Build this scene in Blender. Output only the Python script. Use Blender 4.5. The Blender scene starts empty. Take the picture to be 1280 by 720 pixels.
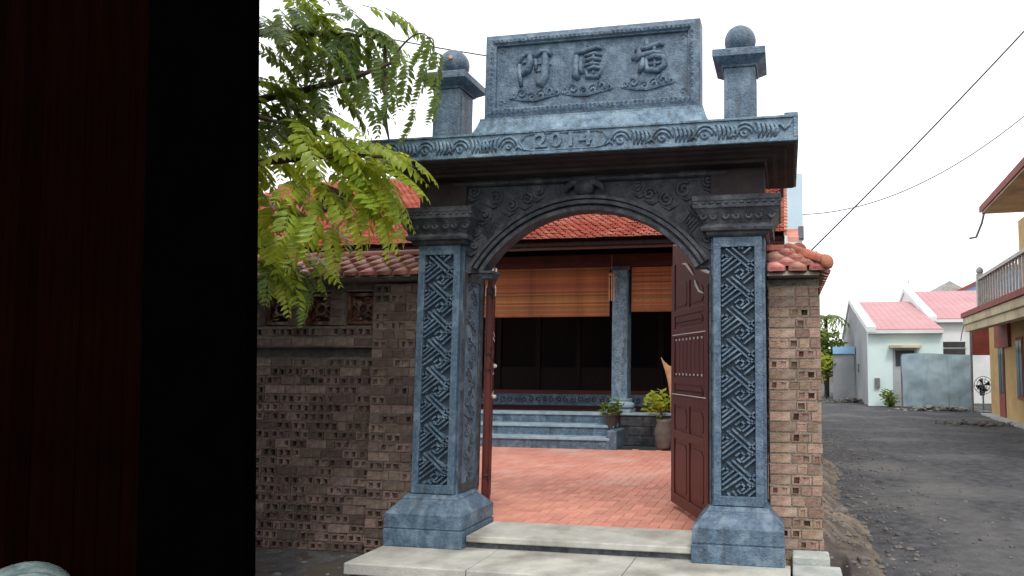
import bpy, bmesh, math, random
from mathutils import Vector, Matrix
random.seed(7)
SC = bpy.context.scene
COL = SC.collection
rad = math.radians

# ------------------------------------------------------------------ camera
cd = bpy.data.cameras.new('camera'); cam = bpy.data.objects.new('camera', cd); COL.objects.link(cam)
YAW, PITCH, ROLL = 0.1768, 0.0809, 0.0036
fw = Vector((-math.sin(YAW)*math.cos(PITCH), math.cos(YAW)*math.cos(PITCH), math.sin(PITCH)))
rt = Vector((math.cos(YAW), math.sin(YAW), 0)); up = rt.cross(fw)
r2 = rt*math.cos(ROLL)+up*math.sin(ROLL); u2 = up*math.cos(ROLL)-rt*math.sin(ROLL)
M = Matrix((r2, u2, -fw)).transposed().to_4x4(); M.translation = Vector((3.0718, -5.1146, 1.3967))
cam.matrix_world = M
cd.sensor_width = 36; cd.lens = 36*832.53/1280
cd.shift_x = (640-834.04)/1280; cd.shift_y = (389.22-360)/1280
cd.clip_end = 2000; cd.clip_start = .05
SC.camera = cam

# ------------------------------------------------------------------ sky (bright overcast) and sun
SUN_EL, SUN_AZ = rad(56), rad(155)      # azimuth from +Y clockwise seen from above
w = bpy.data.worlds.new('World'); SC.world = w; w.use_nodes = True
nt = w.node_tree; nt.nodes.clear()
wo = nt.nodes.new('ShaderNodeOutputWorld'); bg = nt.nodes.new('ShaderNodeBackground')
sky = nt.nodes.new('ShaderNodeTexSky'); sky.sky_type = 'NISHITA'; sky.sun_disc = False
sky.sun_elevation = SUN_EL; sky.sun_rotation = SUN_AZ; sky.dust_density = 4; sky.air_density = 1.2
mix = nt.nodes.new('ShaderNodeMix'); mix.data_type = 'RGBA'; mix.inputs[0].default_value = .9
mix.inputs[7].default_value = (11.6, 11.9, 12.2, 1)       # cloud veil
nt.links.new(sky.outputs[0], mix.inputs[6]); nt.links.new(mix.outputs[2], bg.inputs[0])
bg.inputs[1].default_value = .1
nt.links.new(bg.outputs[0], wo.inputs[0])
sd = bpy.data.lights.new('sun', 'SUN'); sd.energy = 1.2; sd.angle = rad(14); sd.color = (1, .96, .9)
so = bpy.data.objects.new('sun', sd); COL.objects.link(so)
sdir = Vector((math.sin(SUN_AZ)*math.cos(SUN_EL), math.cos(SUN_AZ)*math.cos(SUN_EL), math.sin(SUN_EL)))
so.rotation_euler = sdir.to_track_quat('Z', 'Y').to_euler()
SC.view_settings.view_transform = 'Standard'; SC.view_settings.look = 'None'
SC.view_settings.exposure = .62; SC.view_settings.gamma = 1
SC.render.engine = 'CYCLES'

# ------------------------------------------------------------------ materials
def mat(name, c1, c2=None, scale=6, rough=.75, bump=.15, bscale=40, spec=.3, rnd=0, dirt=None, dscale=1.5, damt=.5,
        stretch=(1, 1, 1), metal=0, trans=None, coord='Object', wave=None, streak=None):
    m = bpy.data.materials.new(name); m.use_nodes = True; n = m.node_tree; N = n.nodes; L = n.links
    b = N['Principled BSDF']; b.inputs['Roughness'].default_value = rough; b.inputs['Metallic'].default_value = metal
    b.inputs['Specular IOR Level'].default_value = spec
    tc = N.new('ShaderNodeTexCoord'); mp = N.new('ShaderNodeMapping'); mp.inputs['Scale'].default_value = stretch
    L.new(tc.outputs[coord], mp.inputs[0])
    if c2 is None: c2 = tuple(x*.7 for x in c1)
    n1 = N.new('ShaderNodeTexNoise'); n1.inputs['Scale'].default_value = scale; n1.inputs['Detail'].default_value = 7
    n1.inputs['Roughness'].default_value = .65; L.new(mp.outputs[0], n1.inputs[0])
    rp = N.new('ShaderNodeValToRGB'); rp.color_ramp.elements[0].position = .36; rp.color_ramp.elements[1].position = .66
    rp.color_ramp.elements[0].color = (*c2, 1); rp.color_ramp.elements[1].color = (*c1, 1)
    L.new(n1.outputs[0], rp.inputs[0]); out = rp.outputs[0]
    if dirt:
        n2 = N.new('ShaderNodeTexNoise'); n2.inputs['Scale'].default_value = dscale; n2.inputs['Detail'].default_value = 5
        L.new(tc.outputs[coord], n2.inputs[0])
        r3 = N.new('ShaderNodeValToRGB'); r3.color_ramp.elements[0].position = .48; r3.color_ramp.elements[1].position = .7
        r3.color_ramp.elements[1].color = (damt, damt, damt, 1); r3.color_ramp.elements[0].color = (0, 0, 0, 1)
        L.new(n2.outputs[0], r3.inputs[0])
        mx = N.new('ShaderNodeMix'); mx.data_type = 'RGBA'; L.new(r3.outputs[0], mx.inputs[0]); L.new(out, mx.inputs[6])
        mx.inputs[7].default_value = (*dirt, 1); out = mx.outputs[2]
    if streak:
        ms_ = N.new('ShaderNodeMapping'); ms_.inputs['Scale'].default_value = (11, 11, .9); L.new(tc.outputs[coord], ms_.inputs[0])
        n5 = N.new('ShaderNodeTexNoise'); n5.inputs['Scale'].default_value = 1.0; n5.inputs['Detail'].default_value = 6; L.new(ms_.outputs[0], n5.inputs[0])
        r5 = N.new('ShaderNodeValToRGB'); r5.color_ramp.elements[0].position = .52; r5.color_ramp.elements[1].position = .72
        r5.color_ramp.elements[0].color = (0, 0, 0, 1); r5.color_ramp.elements[1].color = (.7, .7, .7, 1); L.new(n5.outputs[0], r5.inputs[0])
        m5 = N.new('ShaderNodeMix'); m5.data_type = 'RGBA'; L.new(r5.outputs[0], m5.inputs[0]); L.new(out, m5.inputs[6]); m5.inputs[7].default_value = (*streak, 1); out = m5.outputs[2]
    if rnd:
        oi = N.new('ShaderNodeObjectInfo'); hs = N.new('ShaderNodeHueSaturation')
        mr = N.new('ShaderNodeMapRange'); mr.inputs[3].default_value = 1-rnd; mr.inputs[4].default_value = 1+rnd
        L.new(oi.outputs['Random'], mr.inputs[0]); L.new(mr.outputs[0], hs.inputs['Value'])
        mr2 = N.new('ShaderNodeMapRange'); mr2.inputs[3].default_value = .5-.015*min(1, rnd*3); mr2.inputs[4].default_value = .5+.015*min(1, rnd*3)
        ml = N.new('ShaderNodeMath'); ml.operation = 'MULTIPLY'; ml.inputs[1].default_value = 7.31
        fr = N.new('ShaderNodeMath'); fr.operation = 'FRACT'
        L.new(oi.outputs['Random'], ml.inputs[0]); L.new(ml.outputs[0], fr.inputs[0]); L.new(fr.outputs[0], mr2.inputs[0])
        L.new(mr2.outputs[0], hs.inputs['Hue'])
        L.new(out, hs.inputs['Color']); out = hs.outputs[0]
    L.new(out, b.inputs['Base Color'])
    if bump:
        n4 = N.new('ShaderNodeTexNoise'); n4.inputs['Scale'].default_value = bscale; n4.inputs['Detail'].default_value = 4
        L.new(mp.outputs[0], n4.inputs[0]); h = n4.outputs[0]
        if wave:
            wv = N.new('ShaderNodeTexWave'); wv.inputs['Scale'].default_value = wave[0]; wv.inputs['Distortion'].default_value = wave[1]
            wv.wave_type = 'BANDS'; wv.bands_direction = wave[2]
            L.new(tc.outputs[coord], wv.inputs[0])
            ad = N.new('ShaderNodeMath'); ad.operation = 'ADD'; L.new(h, ad.inputs[0]); L.new(wv.outputs[1], ad.inputs[1]); h = ad.outputs[0]
        bp = N.new('ShaderNodeBump'); bp.inputs['Strength'].default_value = bump; bp.inputs['Distance'].default_value = .02
        L.new(h, bp.inputs['Height']); L.new(bp.outputs[0], b.inputs['Normal'])
    if trans:
        t = N.new('ShaderNodeBsdfTranslucent'); t.inputs[0].default_value = (*trans, 1)
        ms = N.new('ShaderNodeMixShader'); ms.inputs[0].default_value = .45
        L.new(b.outputs[0], ms.inputs[1]); L.new(t.outputs[0], ms.inputs[2]); L.new(ms.outputs[0], N['Material Output'].inputs[0])
    return m
X = {}
X['stone'] = mat('blue_stone', (.10, .162, .232), (.042, .072, .11), 34, .48, .5, 80, .5, dirt=(.21, .29, .355), dscale=9, damt=.6, streak=(.030, .042, .058))
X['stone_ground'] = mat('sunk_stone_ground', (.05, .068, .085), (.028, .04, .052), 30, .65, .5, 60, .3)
X['stone_dark'] = mat('carved_dark_stone', (.062, .068, .080), (.026, .029, .036), 14, .6, .5, 60, .35, dirt=(.15, .155, .165), dscale=7, damt=.4)
X['soffit'] = mat('brown_shaded_soffit', (.055, .041, .041), (.030, .022, .023), 6, .75, .3, 40, .2, dirt=(.085, .068, .068), dscale=4, damt=.4)  # brown finish, coloured darker still to carry the shade under the cornice
X['stone_top'] = mat('weathered_cornice_stone', (.165, .26, .34), (.062, .10, .145), 20, .5, .5, 60, .45, dirt=(.29, .40, .47), dscale=6, damt=.55, streak=(.035, .042, .05))  # streaks are weathering; the paler blue carries sky light on the upper parts
X['nosing'] = mat('pale_blue_nosing', (.33, .43, .49), (.19, .27, .33), 6, .6, .3, 50, .3)
X['step'] = mat('pale_step_stone', (.52, .50, .44), (.36, .355, .325), 4, .7, .25, 50, .25, dirt=(.17, .155, .13), dscale=2.6, damt=.75)
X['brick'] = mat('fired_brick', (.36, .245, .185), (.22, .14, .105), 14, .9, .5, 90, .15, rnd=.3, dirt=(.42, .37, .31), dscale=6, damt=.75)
X['brick_shaded'] = mat('shade_toned_brick', (.235, .165, .135), (.125, .09, .078), 14, .92, .5, 90, .12, rnd=.45, dirt=(.31, .25, .215), dscale=5, damt=.6, streak=(.075, .06, .055))  # darker copy of the brick: shade on the left wall put into its colour
X['mortar'] = mat('mortar', (.34, .29, .24), (.20, .17, .14), 20, .95, .6, 80, .1)
X['mortar_shaded'] = mat('shade_toned_mortar', (.27, .225, .195), (.15, .125, .11), 16, .95, .6, 80, .1, dirt=(.09, .075, .07), dscale=2.5, damt=.6)  # left wall mortar, toned down for the shade there, plus random grime
X['screen'] = mat('glazed_screen_clay', (.24, .09, .06), (.10, .035, .025), 20, .4, .2, 60, .5, dirt=(.6, .45, .35), dscale=9, damt=.6)
X['tile'] = mat('scale_tile', (.47, .19, .145), (.28, .10, .075), 10, .65, .3, 60, .35, rnd=.3, dirt=(.56, .42, .40), dscale=8, damt=.6)
X['ridge'] = mat('ridge_tile', (.46, .155, .09), (.30, .095, .06), 9, .6, .25, 50, .35, rnd=.15, dirt=(.14, .08, .06), dscale=6, damt=.6)
X['roof'] = mat('red_roof_tile', (.62, .215, .155), (.42, .125, .09), 5, .7, .2, 40, .3, dirt=(.68, .36, .29), dscale=2.4, damt=.7)
X['floor'] = mat('terracotta_floor', (.68, .31, .225), (.54, .225, .165), 5, .7, .25, 40, .3, rnd=.14, dirt=(.70, .48, .40), dscale=1.3, damt=.6)
X['grout'] = mat('grout', (.60, .42, .36), (.5, .34, .28), 12, .95, .2, 60, .1)
X['door'] = mat('lacquered_door_wood', (.115, .020, .014), (.065, .011, .008), 3, .42, .12, 30, .3, stretch=(9, 9, 1.2))
X['paint'] = mat('white_trim', (.74, .68, .64), (.6, .55, .52), 8, .6, .05)
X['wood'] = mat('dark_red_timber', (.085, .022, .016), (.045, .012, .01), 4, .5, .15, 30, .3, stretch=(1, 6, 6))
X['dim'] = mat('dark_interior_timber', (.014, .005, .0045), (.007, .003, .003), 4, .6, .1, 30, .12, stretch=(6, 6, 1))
X['bamboo'] = mat('bamboo_slats', (.43, .155, .055), (.25, .08, .028), 5, .55, .2, 50, .3, stretch=(.6, 8, 14), rnd=.38, dirt=(.15, .04, .018), dscale=1.6, damt=.7)
X['black'] = mat('matt_black_paint', (.0009, .0007, .0009), (.0006, .0005, .0006), 3, 1, .1, 30, 0)
X['brown'] = mat('near_black_added_board', (.0040, .0012, .0006), (.0020, .0007, .0004), 2, 1, .15, 30, 0, stretch=(8, 8, .7), rnd=.2)  # boards of the added fence, matched to the dark beside the tablet
X['teal'] = mat('pale_teal_glaze', (.14, .19, .185), (.06, .095, .092), 12, .3, .1, 30, .5, dirt=(.30, .35, .34), dscale=9, damt=.6)
X['inside'] = mat('jar_inner_shade', (.02, .025, .025), None, 6, .6, .1)
X['leaf'] = mat('bright_leaflet', (.30, .37, .04), (.17, .25, .03), 9, .42, 0, rnd=.38, spec=.5, trans=(.72, .74, .06))
X['leaf2'] = mat('deep_leaflet', (.15, .20, .04), (.045, .085, .022), 5, .45, 0, rnd=.35, spec=.5, trans=(.30, .38, .05))
X['bark'] = mat('bark', (.10, .075, .055), (.05, .04, .03), 12, .9, .6, 40, .1)
X['ground'] = mat('bare_earth', (.11, .09, .075), (.055, .046, .04), 1.7, .95, .6, 12, .1, dirt=(.045, .04, .038), dscale=.8, damt=.7)
X['road'] = mat('rough_road', (.082, .081, .087), (.026, .026, .031), 7, .8, 1.0, 38, .25, dirt=(.13, .125, .12), dscale=.7, damt=.75)
X['verge'] = mat('dry_earth', (.23, .185, .145), (.085, .07, .06), 3.2, .95, .9, 30, .1, dirt=(.045, .042, .042), dscale=1.5, damt=.9)
X['rubble'] = mat('rubble', (.25, .23, .215), (.09, .085, .08), 6, .95, .5, 20, .1, rnd=.3)
X['concrete'] = mat('pale_concrete', (.45, .47, .44), (.32, .34, .32), 6, .85, .4, 50, .2, dirt=(.2, .19, .16), dscale=4, damt=.5)
X['mint'] = mat('mint_render', (.70, .83, .82), (.62, .76, .75), 1.4, .85, .1, 20, .2, dirt=(.5, .57, .56), dscale=.7, damt=.4)
X['white'] = mat('white_render', (.76, .78, .77), (.65, .67, .67), 1.5, .85, .1, 20, .2, dirt=(.5, .5, .47), dscale=.8, damt=.4)
X['grey'] = mat('bare_grey_render', (.42, .43, .44), (.28, .29, .31), 1.0, .9, .3, 15, .1, dirt=(.18, .18, .19), dscale=.5, damt=.6)
X['pink'] = mat('faded_pink_sheet', (.46, .235, .245), (.41, .20, .21), 1.0, .6, .1, 10, .3, dirt=(.34, .17, .175), dscale=.6, damt=.4)
X['yellow'] = mat('ochre_render', (.55, .37, .165), (.42, .275, .12), 1.3, .85, .15, 20, .2, dirt=(.28, .2, .11), dscale=.8, damt=.5)
X['cream'] = mat('cream_edge', (.66, .56, .38), (.52, .43, .28), 2, .85, .15, 20, .2, dirt=(.25, .2, .15), dscale=1.2, damt=.5)
X['redtrim'] = mat('oxide_red_trim', (.30, .07, .055), (.20, .05, .04), 4, .7, .1, 20, .3)
X['glass'] = mat('dark_pane', (.05, .06, .07), (.03, .035, .04), 3, .15, 0, spec=.6)
X['tarp'] = mat('blue_grey_tarp', (.29, .39, .44), (.27, .365, .415), 1.2, .5, .1, 8, .35, dirt=(.34, .43, .47), dscale=.8, damt=.4, streak=(.2, .27, .3))
X['metal'] = mat('grey_metal', (.20, .20, .21), (.12, .12, .13), 8, .5, .1, 30, .4)
X['rail'] = mat('pale_rail', (.5, .49, .46), (.35, .34, .32), 8, .6, .1)
X['blue'] = mat('sky_blue_render', (.30, .52, .74), (.24, .44, .66), 2, .8, .1)
X['paleblue'] = mat('pale_blue_render', (.55, .68, .76), (.48, .6, .68), 1.2, .8, .1)
X['cable'] = mat('black_cable', (.03, .03, .03), None, 8, .6, 0)
X['pot'] = mat('dark_glazed_pot', (.075, .05, .045), (.04, .028, .025), 7, .4, .1, 30, .5)
X['vase'] = mat('stoneware_vase', (.15, .12, .105), (.075, .06, .053), 5, .5, .2, 30, .4)
X['horn'] = mat('pale_palm_spathe', (.62, .34, .19), (.45, .22, .11), 6, .6, .2, 30, .3)

# ------------------------------------------------------------------ mesh helpers
class MB:
    def __init__(s): s.v = []; s.f = []
    def add(s, v, f):
        k = len(s.v); s.v += [tuple(p) for p in v]; s.f += [tuple(i+k for i in q) for q in f]; return s
    def box(s, x0, x1, y0, y1, z0, z1, m=None):
        v = [(x, y, z) for z in (z0, z1) for y in (y0, y1) for x in (x0, x1)]
        if m is not None: v = [m @ Vector(p) for p in v]
        return s.add(v, [(0, 2, 3, 1), (4, 5, 7, 6), (0, 1, 5, 4), (2, 6, 7, 3), (0, 4, 6, 2), (1, 3, 7, 5)])
    def loft(s, rings, closed=True):
        n = len(rings[0]); v = [p for r in rings for p in r]; f = []
        for i in range(len(rings)-1):
            for j in range(n):
                k = (j+1) % n; f.append((i*n+j, i*n+k, (i+1)*n+k, (i+1)*n+j))
        if closed: f.append(tuple(range(n))[::-1]); f.append(tuple((len(rings)-1)*n+j for j in range(n)))
        return s.add(v, f)
    def rect(s, x0, x1, y0, y1, prof):          # prof: (z, outset) going up, rectangular plan
        return s.loft([[(x0-o, y0-o, z), (x1+o, y0-o, z), (x1+o, y1+o, z), (x0-o, y1+o, z)] for z, o in prof])
    def tube(s, pts, r, n=6, sq=1.0, flat=None):
        pts = [Vector(p) for p in pts]; rr = r if isinstance(r, (list, tuple)) else [r]*len(pts); rings = []
        for i, p in enumerate(pts):
            d = (pts[min(i+1, len(pts)-1)]-pts[max(i-1, 0)])
            if d.length < 1e-9: d = Vector((0, 0, 1))
            d.normalize(); ref = Vector((0, 1, 0)) if flat == 'y' or abs(d.y) < .9 else Vector((1, 0, 0))
            a = d.cross(ref); a.normalize(); b = a.cross(d)
            rings.append([p+a*math.cos(2*math.pi*k/n)*rr[i]+b*math.sin(2*math.pi*k/n)*rr[i]*sq for k in range(n)])
        return s.loft(rings)
    def lathe(s, prof, c=(0, 0, 0), n=20, cap=True):
        return s.loft([[(c[0]+r*math.cos(2*math.pi*k/n), c[1]+r*math.sin(2*math.pi*k/n), c[2]+z) for k in range(n)] for r, z in prof], cap)
    def poly(s, pts, y0, y1):                    # outline in x,z extruded along y
        n = len(pts)
        v = [(x, y0, z) for x, z in pts]+[(x, y1, z) for x, z in pts]
        f = [tuple(range(n)), tuple(range(2*n-1, n-1, -1))]+[(i, i+n, (i+1) % n+n, (i+1) % n) for i in range(n)]
        return s.add(v, f)
    def mesh(s, name, m, smooth=False):
        me = bpy.data.meshes.new(name); me.from_pydata(s.v, [], s.f); me.materials.append(m)
        bm = bmesh.new(); bm.from_mesh(me); bmesh.ops.recalc_face_normals(bm, faces=bm.faces); bm.to_mesh(me); bm.free()
        if smooth: me.shade_smooth()
        return me
    def build(s, name, m, parent=None, smooth=False, bevel=0, auto=None):
        o = link(name, s.mesh(name, X[m] if isinstance(m, str) else m, smooth or auto), parent)
        if auto: o.data.set_sharp_from_angle(angle=rad(auto))
        if bevel:
            b = o.modifiers.new('bevel', 'BEVEL'); b.width = bevel; b.segments = 2; b.limit_method = 'ANGLE'; b.angle_limit = rad(35)
        return o
def link(name, data, parent=None, loc=None, rot=None):
    o = bpy.data.objects.new(name, data); COL.objects.link(o)
    if parent is not None: o.parent = parent
    if loc: o.location = loc
    if rot: o.rotation_euler = rot
    return o
def tag(o, label, cat, group=None):
    o['label'] = label; o['category'] = cat
    if group: o['group'] = group
    return o
def thing(name, label, cat, loc=(0, 0, 0), group=None):
    o = bpy.data.objects.new(name, None); COL.objects.link(o); o.location = loc; o.empty_display_size = .1
    return tag(o, label, cat, group)
def structure(o): o['kind'] = 'structure'; return o
def spiral(cx, cz, y, r, turns=1.4, start=0, flip=1, n=14):
    return [(cx+flip*r*(1-t*.85)*math.cos(start+t*turns*6.283), y, cz+r*(1-t*.85)*math.sin(start+t*turns*6.283)) for t in [i/n for i in range(n+1)]]
def fbm(x, y, s=1.0):
    from mathutils import noise
    return noise.fractal(Vector((x*s, y*s, 3.7)), 1.0, 2.0, 5)

# ------------------------------------------------------------------ ground, road, verge
g = MB(); g.box(-900, 900, -300, 1500, -.6, -.30); structure(g.build('ground', 'ground'))
def sheet(name, m, x0, x1, y0, y1, nx, ny, zf, keep=None):
    b = MB(); v = []; f = []
    for j in range(ny+1):
        for i in range(nx+1):
            x = x0+(x1-x0)*i/nx; y = y0+(y1-y0)*j/ny; v.append((x, y, zf(x, y)))
    for j in range(ny):
        for i in range(nx):
            a = j*(nx+1)+i
            f.append((a, a+1, a+nx+2, a+nx+1))
    b.add(v, f); return structure(b.build(name, m, smooth=True))
def road_z(x, y): return -.255+.018*fbm(x, y, .9)+.010*fbm(x, y, 4)
sheet('road', 'road', -9, 26, -12, 60, 140, 290, road_z)
def verge_z(x, y):
    e = max(0, min(1, (x-3.35)/(.55+.10*math.sin(y*1.3)+.18*fbm(0, y, 1.1))))
    e = min(e, 1)
    end = max(0, min(1, (y+1.6)/1.0))*max(0, min(1, (10.5-y)/3))
    end = max(0, min(1, (y-.15)/.5))*max(0, min(1, (10.5-y)/3)) if x < 3.5 else end
    return -.31+(.235*(1-e)**1.3+.075*(1 if e < 1 else 0)*(1-e)+.05*fbm(x, y, 2.2)*(1-e*.6)+.025*fbm(x, y, 7))*end
sheet('earth_verge', 'verge', 2.9, 4.35, -1.7, 10.5, 44, 260, verge_z)
def left_z(x, y):
    e = max(0, min(1, (y+2.2)/1.2)); return -.31+.06*e+.03*fbm(x, y, 2)+.015*fbm(x, y, 8)
sheet('earth_strip', 'ground', -6, -.19, -2.3, .4, 120, 60, left_z)

# ------------------------------------------------------------------ the stone gate
WS, WO, DP = .42, 2.077, .42
GX = WS+WO/2
gate = thing('stone_gate', 'blue grey carved stone gate with arched opening and name board on top', 'gate', (0, 0, 0))
def bars(segs, x0, z0, y, wd, proud, mb):
    for (ax, az), (bx, bz) in segs:
        d = Vector((bx-ax, 0, bz-az)); L = d.length
        if L < 1e-4: continue
        d /= L; nrm = Vector((d.z, 0, -d.x)); a = Vector((x0+ax, 0, z0+az)); b = Vector((x0+bx, 0, z0+bz))
        a -= d*wd*.4; b += d*wd*.4
        r = []
        for w2, yy in ((wd*.62, y+.003), (wd*.36, y-proud)):
            r.append([Vector((q.x, yy, q.z)) for q in (a-nrm*w2, b-nrm*w2, b+nrm*w2, a+nrm*w2)])
        mb.loft(r)
FR = [((132, 108), (262, 222)), ((100, 118), (235, 238)), ((86, 148), (110, 170)), ((86, 148), (70, 162)), ((72, 190), (108, 170)), ((72, 218), (134, 168)),
      ((72, 250), (158, 184)), ((72, 282), (186, 203)), ((152, 262), (180, 240)), ((180, 240), (206, 262)), ((186, 305), (256, 250)), ((206, 327), (262, 282)),
      ((160, 284), (186, 305)), ((222, 246), (242, 262)), ((206, 262), (186, 280)), ((232, 214), (262, 188)), ((244, 238), (262, 252))]
def fret(pw, ph):
    s = pw/200; segs = []; per = 185*s; k = -1
    while k*per < ph+per:
        for (ax, ay), (bx, by) in FR:
            a = [(ax-65)*s, ph-((ay-108)*s+k*per)]; b = [(bx-65)*s, ph-((by-108)*s+k*per)]
            t0, t1 = 0, 1
            dx, dz = b[0]-a[0], b[1]-a[1]; ok = True
            for pp, qq in ((-dx, a[0]-.006), (dx, pw-.006-a[0]), (-dz, a[1]-.006), (dz, ph-.006-a[1])):
                if abs(pp) < 1e-9:
                    if qq < 0: ok = False
                else:
                    t = qq/pp
                    if pp < 0: t0 = max(t0, t)
                    else: t1 = min(t1, t)
            if ok and t0 < t1-.05: segs.append(((a[0]+dx*t0, a[1]+dz*t0), (a[0]+dx*t1, a[1]+dz*t1)))
        k += 1
    return segs
ZB, ZT = .33, 2.40
for side in (0, 1):
    x0 = side*(WS+WO); x1 = x0+WS
    sh = MB(); sh.box(x0, x1, .045, DP, ZB-.02, ZT+.03)
    P = sh.build('pillar', 'stone', gate, bevel=.006)
    fr = MB(); fw_ = .058
    fr.box(x0+.022, x1-.022, -.0, .05, ZT-.085, ZT-.005); fr.box(x0+.022, x1-.022, -.0, .05, ZB+.015, ZB+.085)
    fr.box(x0+.022, x0+.022+fw_, +.001, .05, ZB+.083, ZT-.083); fr.box(x1-.022-fw_, x1-.022, +.001, .05, ZB+.083, ZT-.083)
    fr.build('panel_frame', 'stone', P, bevel=.004)
    px0, px1 = x0+.022+fw_, x1-.022-fw_; pz0, pz1 = ZB+.085, ZT-.085
    ft = MB(); bars(fret(px1-px0-.008, pz1-pz0-.008), px0+.004, pz0+.004, .040, .0175, .034, ft); ft.build('fretwork', 'stone', P)
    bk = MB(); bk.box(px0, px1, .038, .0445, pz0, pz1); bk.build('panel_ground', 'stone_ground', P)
    ba = MB()
    ba.rect(x0, x1, 0, DP-.10, [(-.05, .13), (.082, .13), (.084, .116), (.092, .116), (.094, .126), (.203, .126), (.215, .114), (.29, .045), (.30, .03), (.312, .03), (.325, .018), (.34, .012)])
    ba.build('base', 'stone', P, bevel=.004)
    ca = MB()
    ca.rect(x0, x1, 0, DP, [(2.395, .012), (2.41, .028), (2.43, .032), (2.435, .062), (2.46, .07), (2.475, .055), (2.487, .05), (2.51, .06), (2.58, .10), (2.597, .112),
                            (2.6, .122), (2.625, .124), (2.63, .118), (2.65, .12), (2.655, .126), (2.695, .128)])
    ca.build('capital', 'stone_dark', P, bevel=.003)
    sc = MB()                                               # carved scroll band on the capital front
    for i in range(7):
        cx = x0-.05+i*.087; fl = 1 if i % 2 else -1
        sc.tube(spiral(cx, 2.545, -.078, .038, 1.1, 1.2, fl), .010, 5)
        sc.tube([(cx-.02, -.088, 2.572), (cx+.02, -.092, 2.578), (cx+.05, -.08, 2.56)], .009, 5)
    for i in range(12):
        cx = x0-.11+i*.058; sc.box(cx, cx+.03, -.131, -.118, 2.632, 2.648)
    sc.build('capital_carving', 'stone_dark', P)['kind'] = 'stuff'
    # inner jamb with its own carved panel
    xi0, xi1 = (x1, x1+.012) if side == 0 else (x0-.012, x0)
    jm = MB()
    jm.box(xi0, xi1, .03, .075, ZB+.02, 2.18); jm.box(xi0, xi1, .335, .40, ZB+.02, 2.18); jm.box(xi0, xi1, .075, .335, ZB+.02, ZB+.09); jm.box(xi0, xi1, .075, .335, 2.10, 2.18)
    jm.build('jamb_frame', 'stone_dark', P, bevel=.003)
    jr = MB(); sx = x1+.001 if side == 0 else x0-.001
    rng = random.Random(3+side)
    for k in range(30):
        zz = ZB+.12+k*.064; yy = .2+.06*math.sin(k*1.7)
        jr.tube([(sx, .2+(q[0])*1.0, q[2]) for q in spiral(.055*math.sin(k*1.7), zz, 0, .045, 1.2, rng.random()*6, 1 if k % 2 else -1, 9)], .007, 4)
        jr.tube([(sx, .1+rng.random()*.2, zz+.02), (sx, .1+rng.random()*.2, zz-.05)], .006, 4)
    jr.build('jamb_carving', 'stone_dark', P)
# arch spandrel wall with segmental opening
AZ, AR = 2.655, 1.06; ACX = 1.478; ACZ = AZ-AR
half = .88
sp = MB(); n = 28; a0 = math.asin(half/AR)
arc = [(ACX+AR*math.sin(-a0+2*a0*i/n), ACZ+AR*math.cos(-a0+2*a0*i/n)) for i in range(n+1)]
v = []; f = []
top = 2.985
xs = [WS-.05+(WO+.1)*i/n for i in range(n+1)]
for y in (.07, .17):
    for i in range(n+1): v.append((arc[i][0], y, arc[i][1]))
    for i in range(n+1): v.append((arc[i][0], y, top))
N1 = n+1
for i in range(n):
    f += [(i, i+1, N1+i+1, N1+i), (2*N1+i, 3*N1+i, 3*N1+i+1, 2*N1+i+1), (i, 2*N1+i, 2*N1+i+1, i+1), (N1+i, N1+i+1, 3*N1+i+1, 3*N1+i)]
f += [(0, N1, 3*N1, 2*N1), (n, 2*N1+n, 3*N1+n, N1+n)]
sp.add(v, f)
lx, rx = arc[0][0], arc[-1][0]; zl = arc[0][1]
sp.box(WS-.02, lx, .0705, .1695, zl-.02, top-.001); sp.box(rx, WS+WO+.02, .0705, .1695, zl-.02, top-.001)
SPD = sp.build('arch_wall', 'stone_dark', gate)
am = MB()                                                   # moulded arch ring
for i0, (ra, rb, y) in enumerate(((0, .036, .025), (.036, .058, .06), (.058, .088, .02), (.088, .10, .055), (.10, .125, .01))):
    ring = []
    for i in range(n+1):
        t = -a0*1.03+2.06*a0*i/n
        ring.append([(ACX+(AR+q)*math.sin(t), yy, ACZ+(AR+q)*math.cos(t)) for q, yy in ((ra-.001*i0, y), (rb, y), (rb, .165), (ra-.001*i0, .165))])
    am.loft(ring)
am.build('arch_ring', 'stone_dark', gate, bevel=.004)
for sx, q in ((lx, -1),):
    cb = MB(); cxx = sx-q*.02
    cb.rect(cxx-q*.0-.055, cxx+.055, .035, .19, [(zl-.075, -.012), (zl-.035, -.006), (zl-.03, .008), (zl-.008, .008)])
    cb.build('arch_corbel', 'stone_dark', gate, bevel=.004)
# relief on the spandrel: cloud scrolls and the bat over the crown
y = .068
for s in (-1, 1):
    rl = MB()
    for (dx, dz, r, st) in ((.52, 2.78, .055, 0), (.66, 2.73, .06, 2), (.80, 2.80, .07, 1), (.90, 2.66, .06, 3), (.42, 2.84, .04, 1), (.98, 2.52, .05, 2), (.99, 2.40, .04, .5), (1.0, 2.86, .05, 2.5)):
        rl.tube(spiral(ACX+s*dx, dz, y, r, 1.5, st, s), .016, 6)
        rl.tube([(ACX+s*(dx-.05), y, dz-.05), (ACX+s*(dx+.02), y-.005, dz-.085), (ACX+s*(dx+.1), y, dz-.05)], [.006, .016, .005], 6)
    for k in range(5):
        rl.tube([(ACX+s*(.86+k*.02), y, 2.62-k*.02), (ACX+s*(.80+k*.012), y, 2.55-k*.025), (ACX+s*(.83+k*.02), y, 2.47-k*.03)], [.004, .013, .003], 5)
    rl.build('cloud_relief', 'stone_dark', gate)
bt = MB()
bt.lathe([(.02, -.05), (.075, -.03), (.09, .02), (.07, .07), (.02, .085)], (ACX-.02, .05, 2.83), 12)
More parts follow.
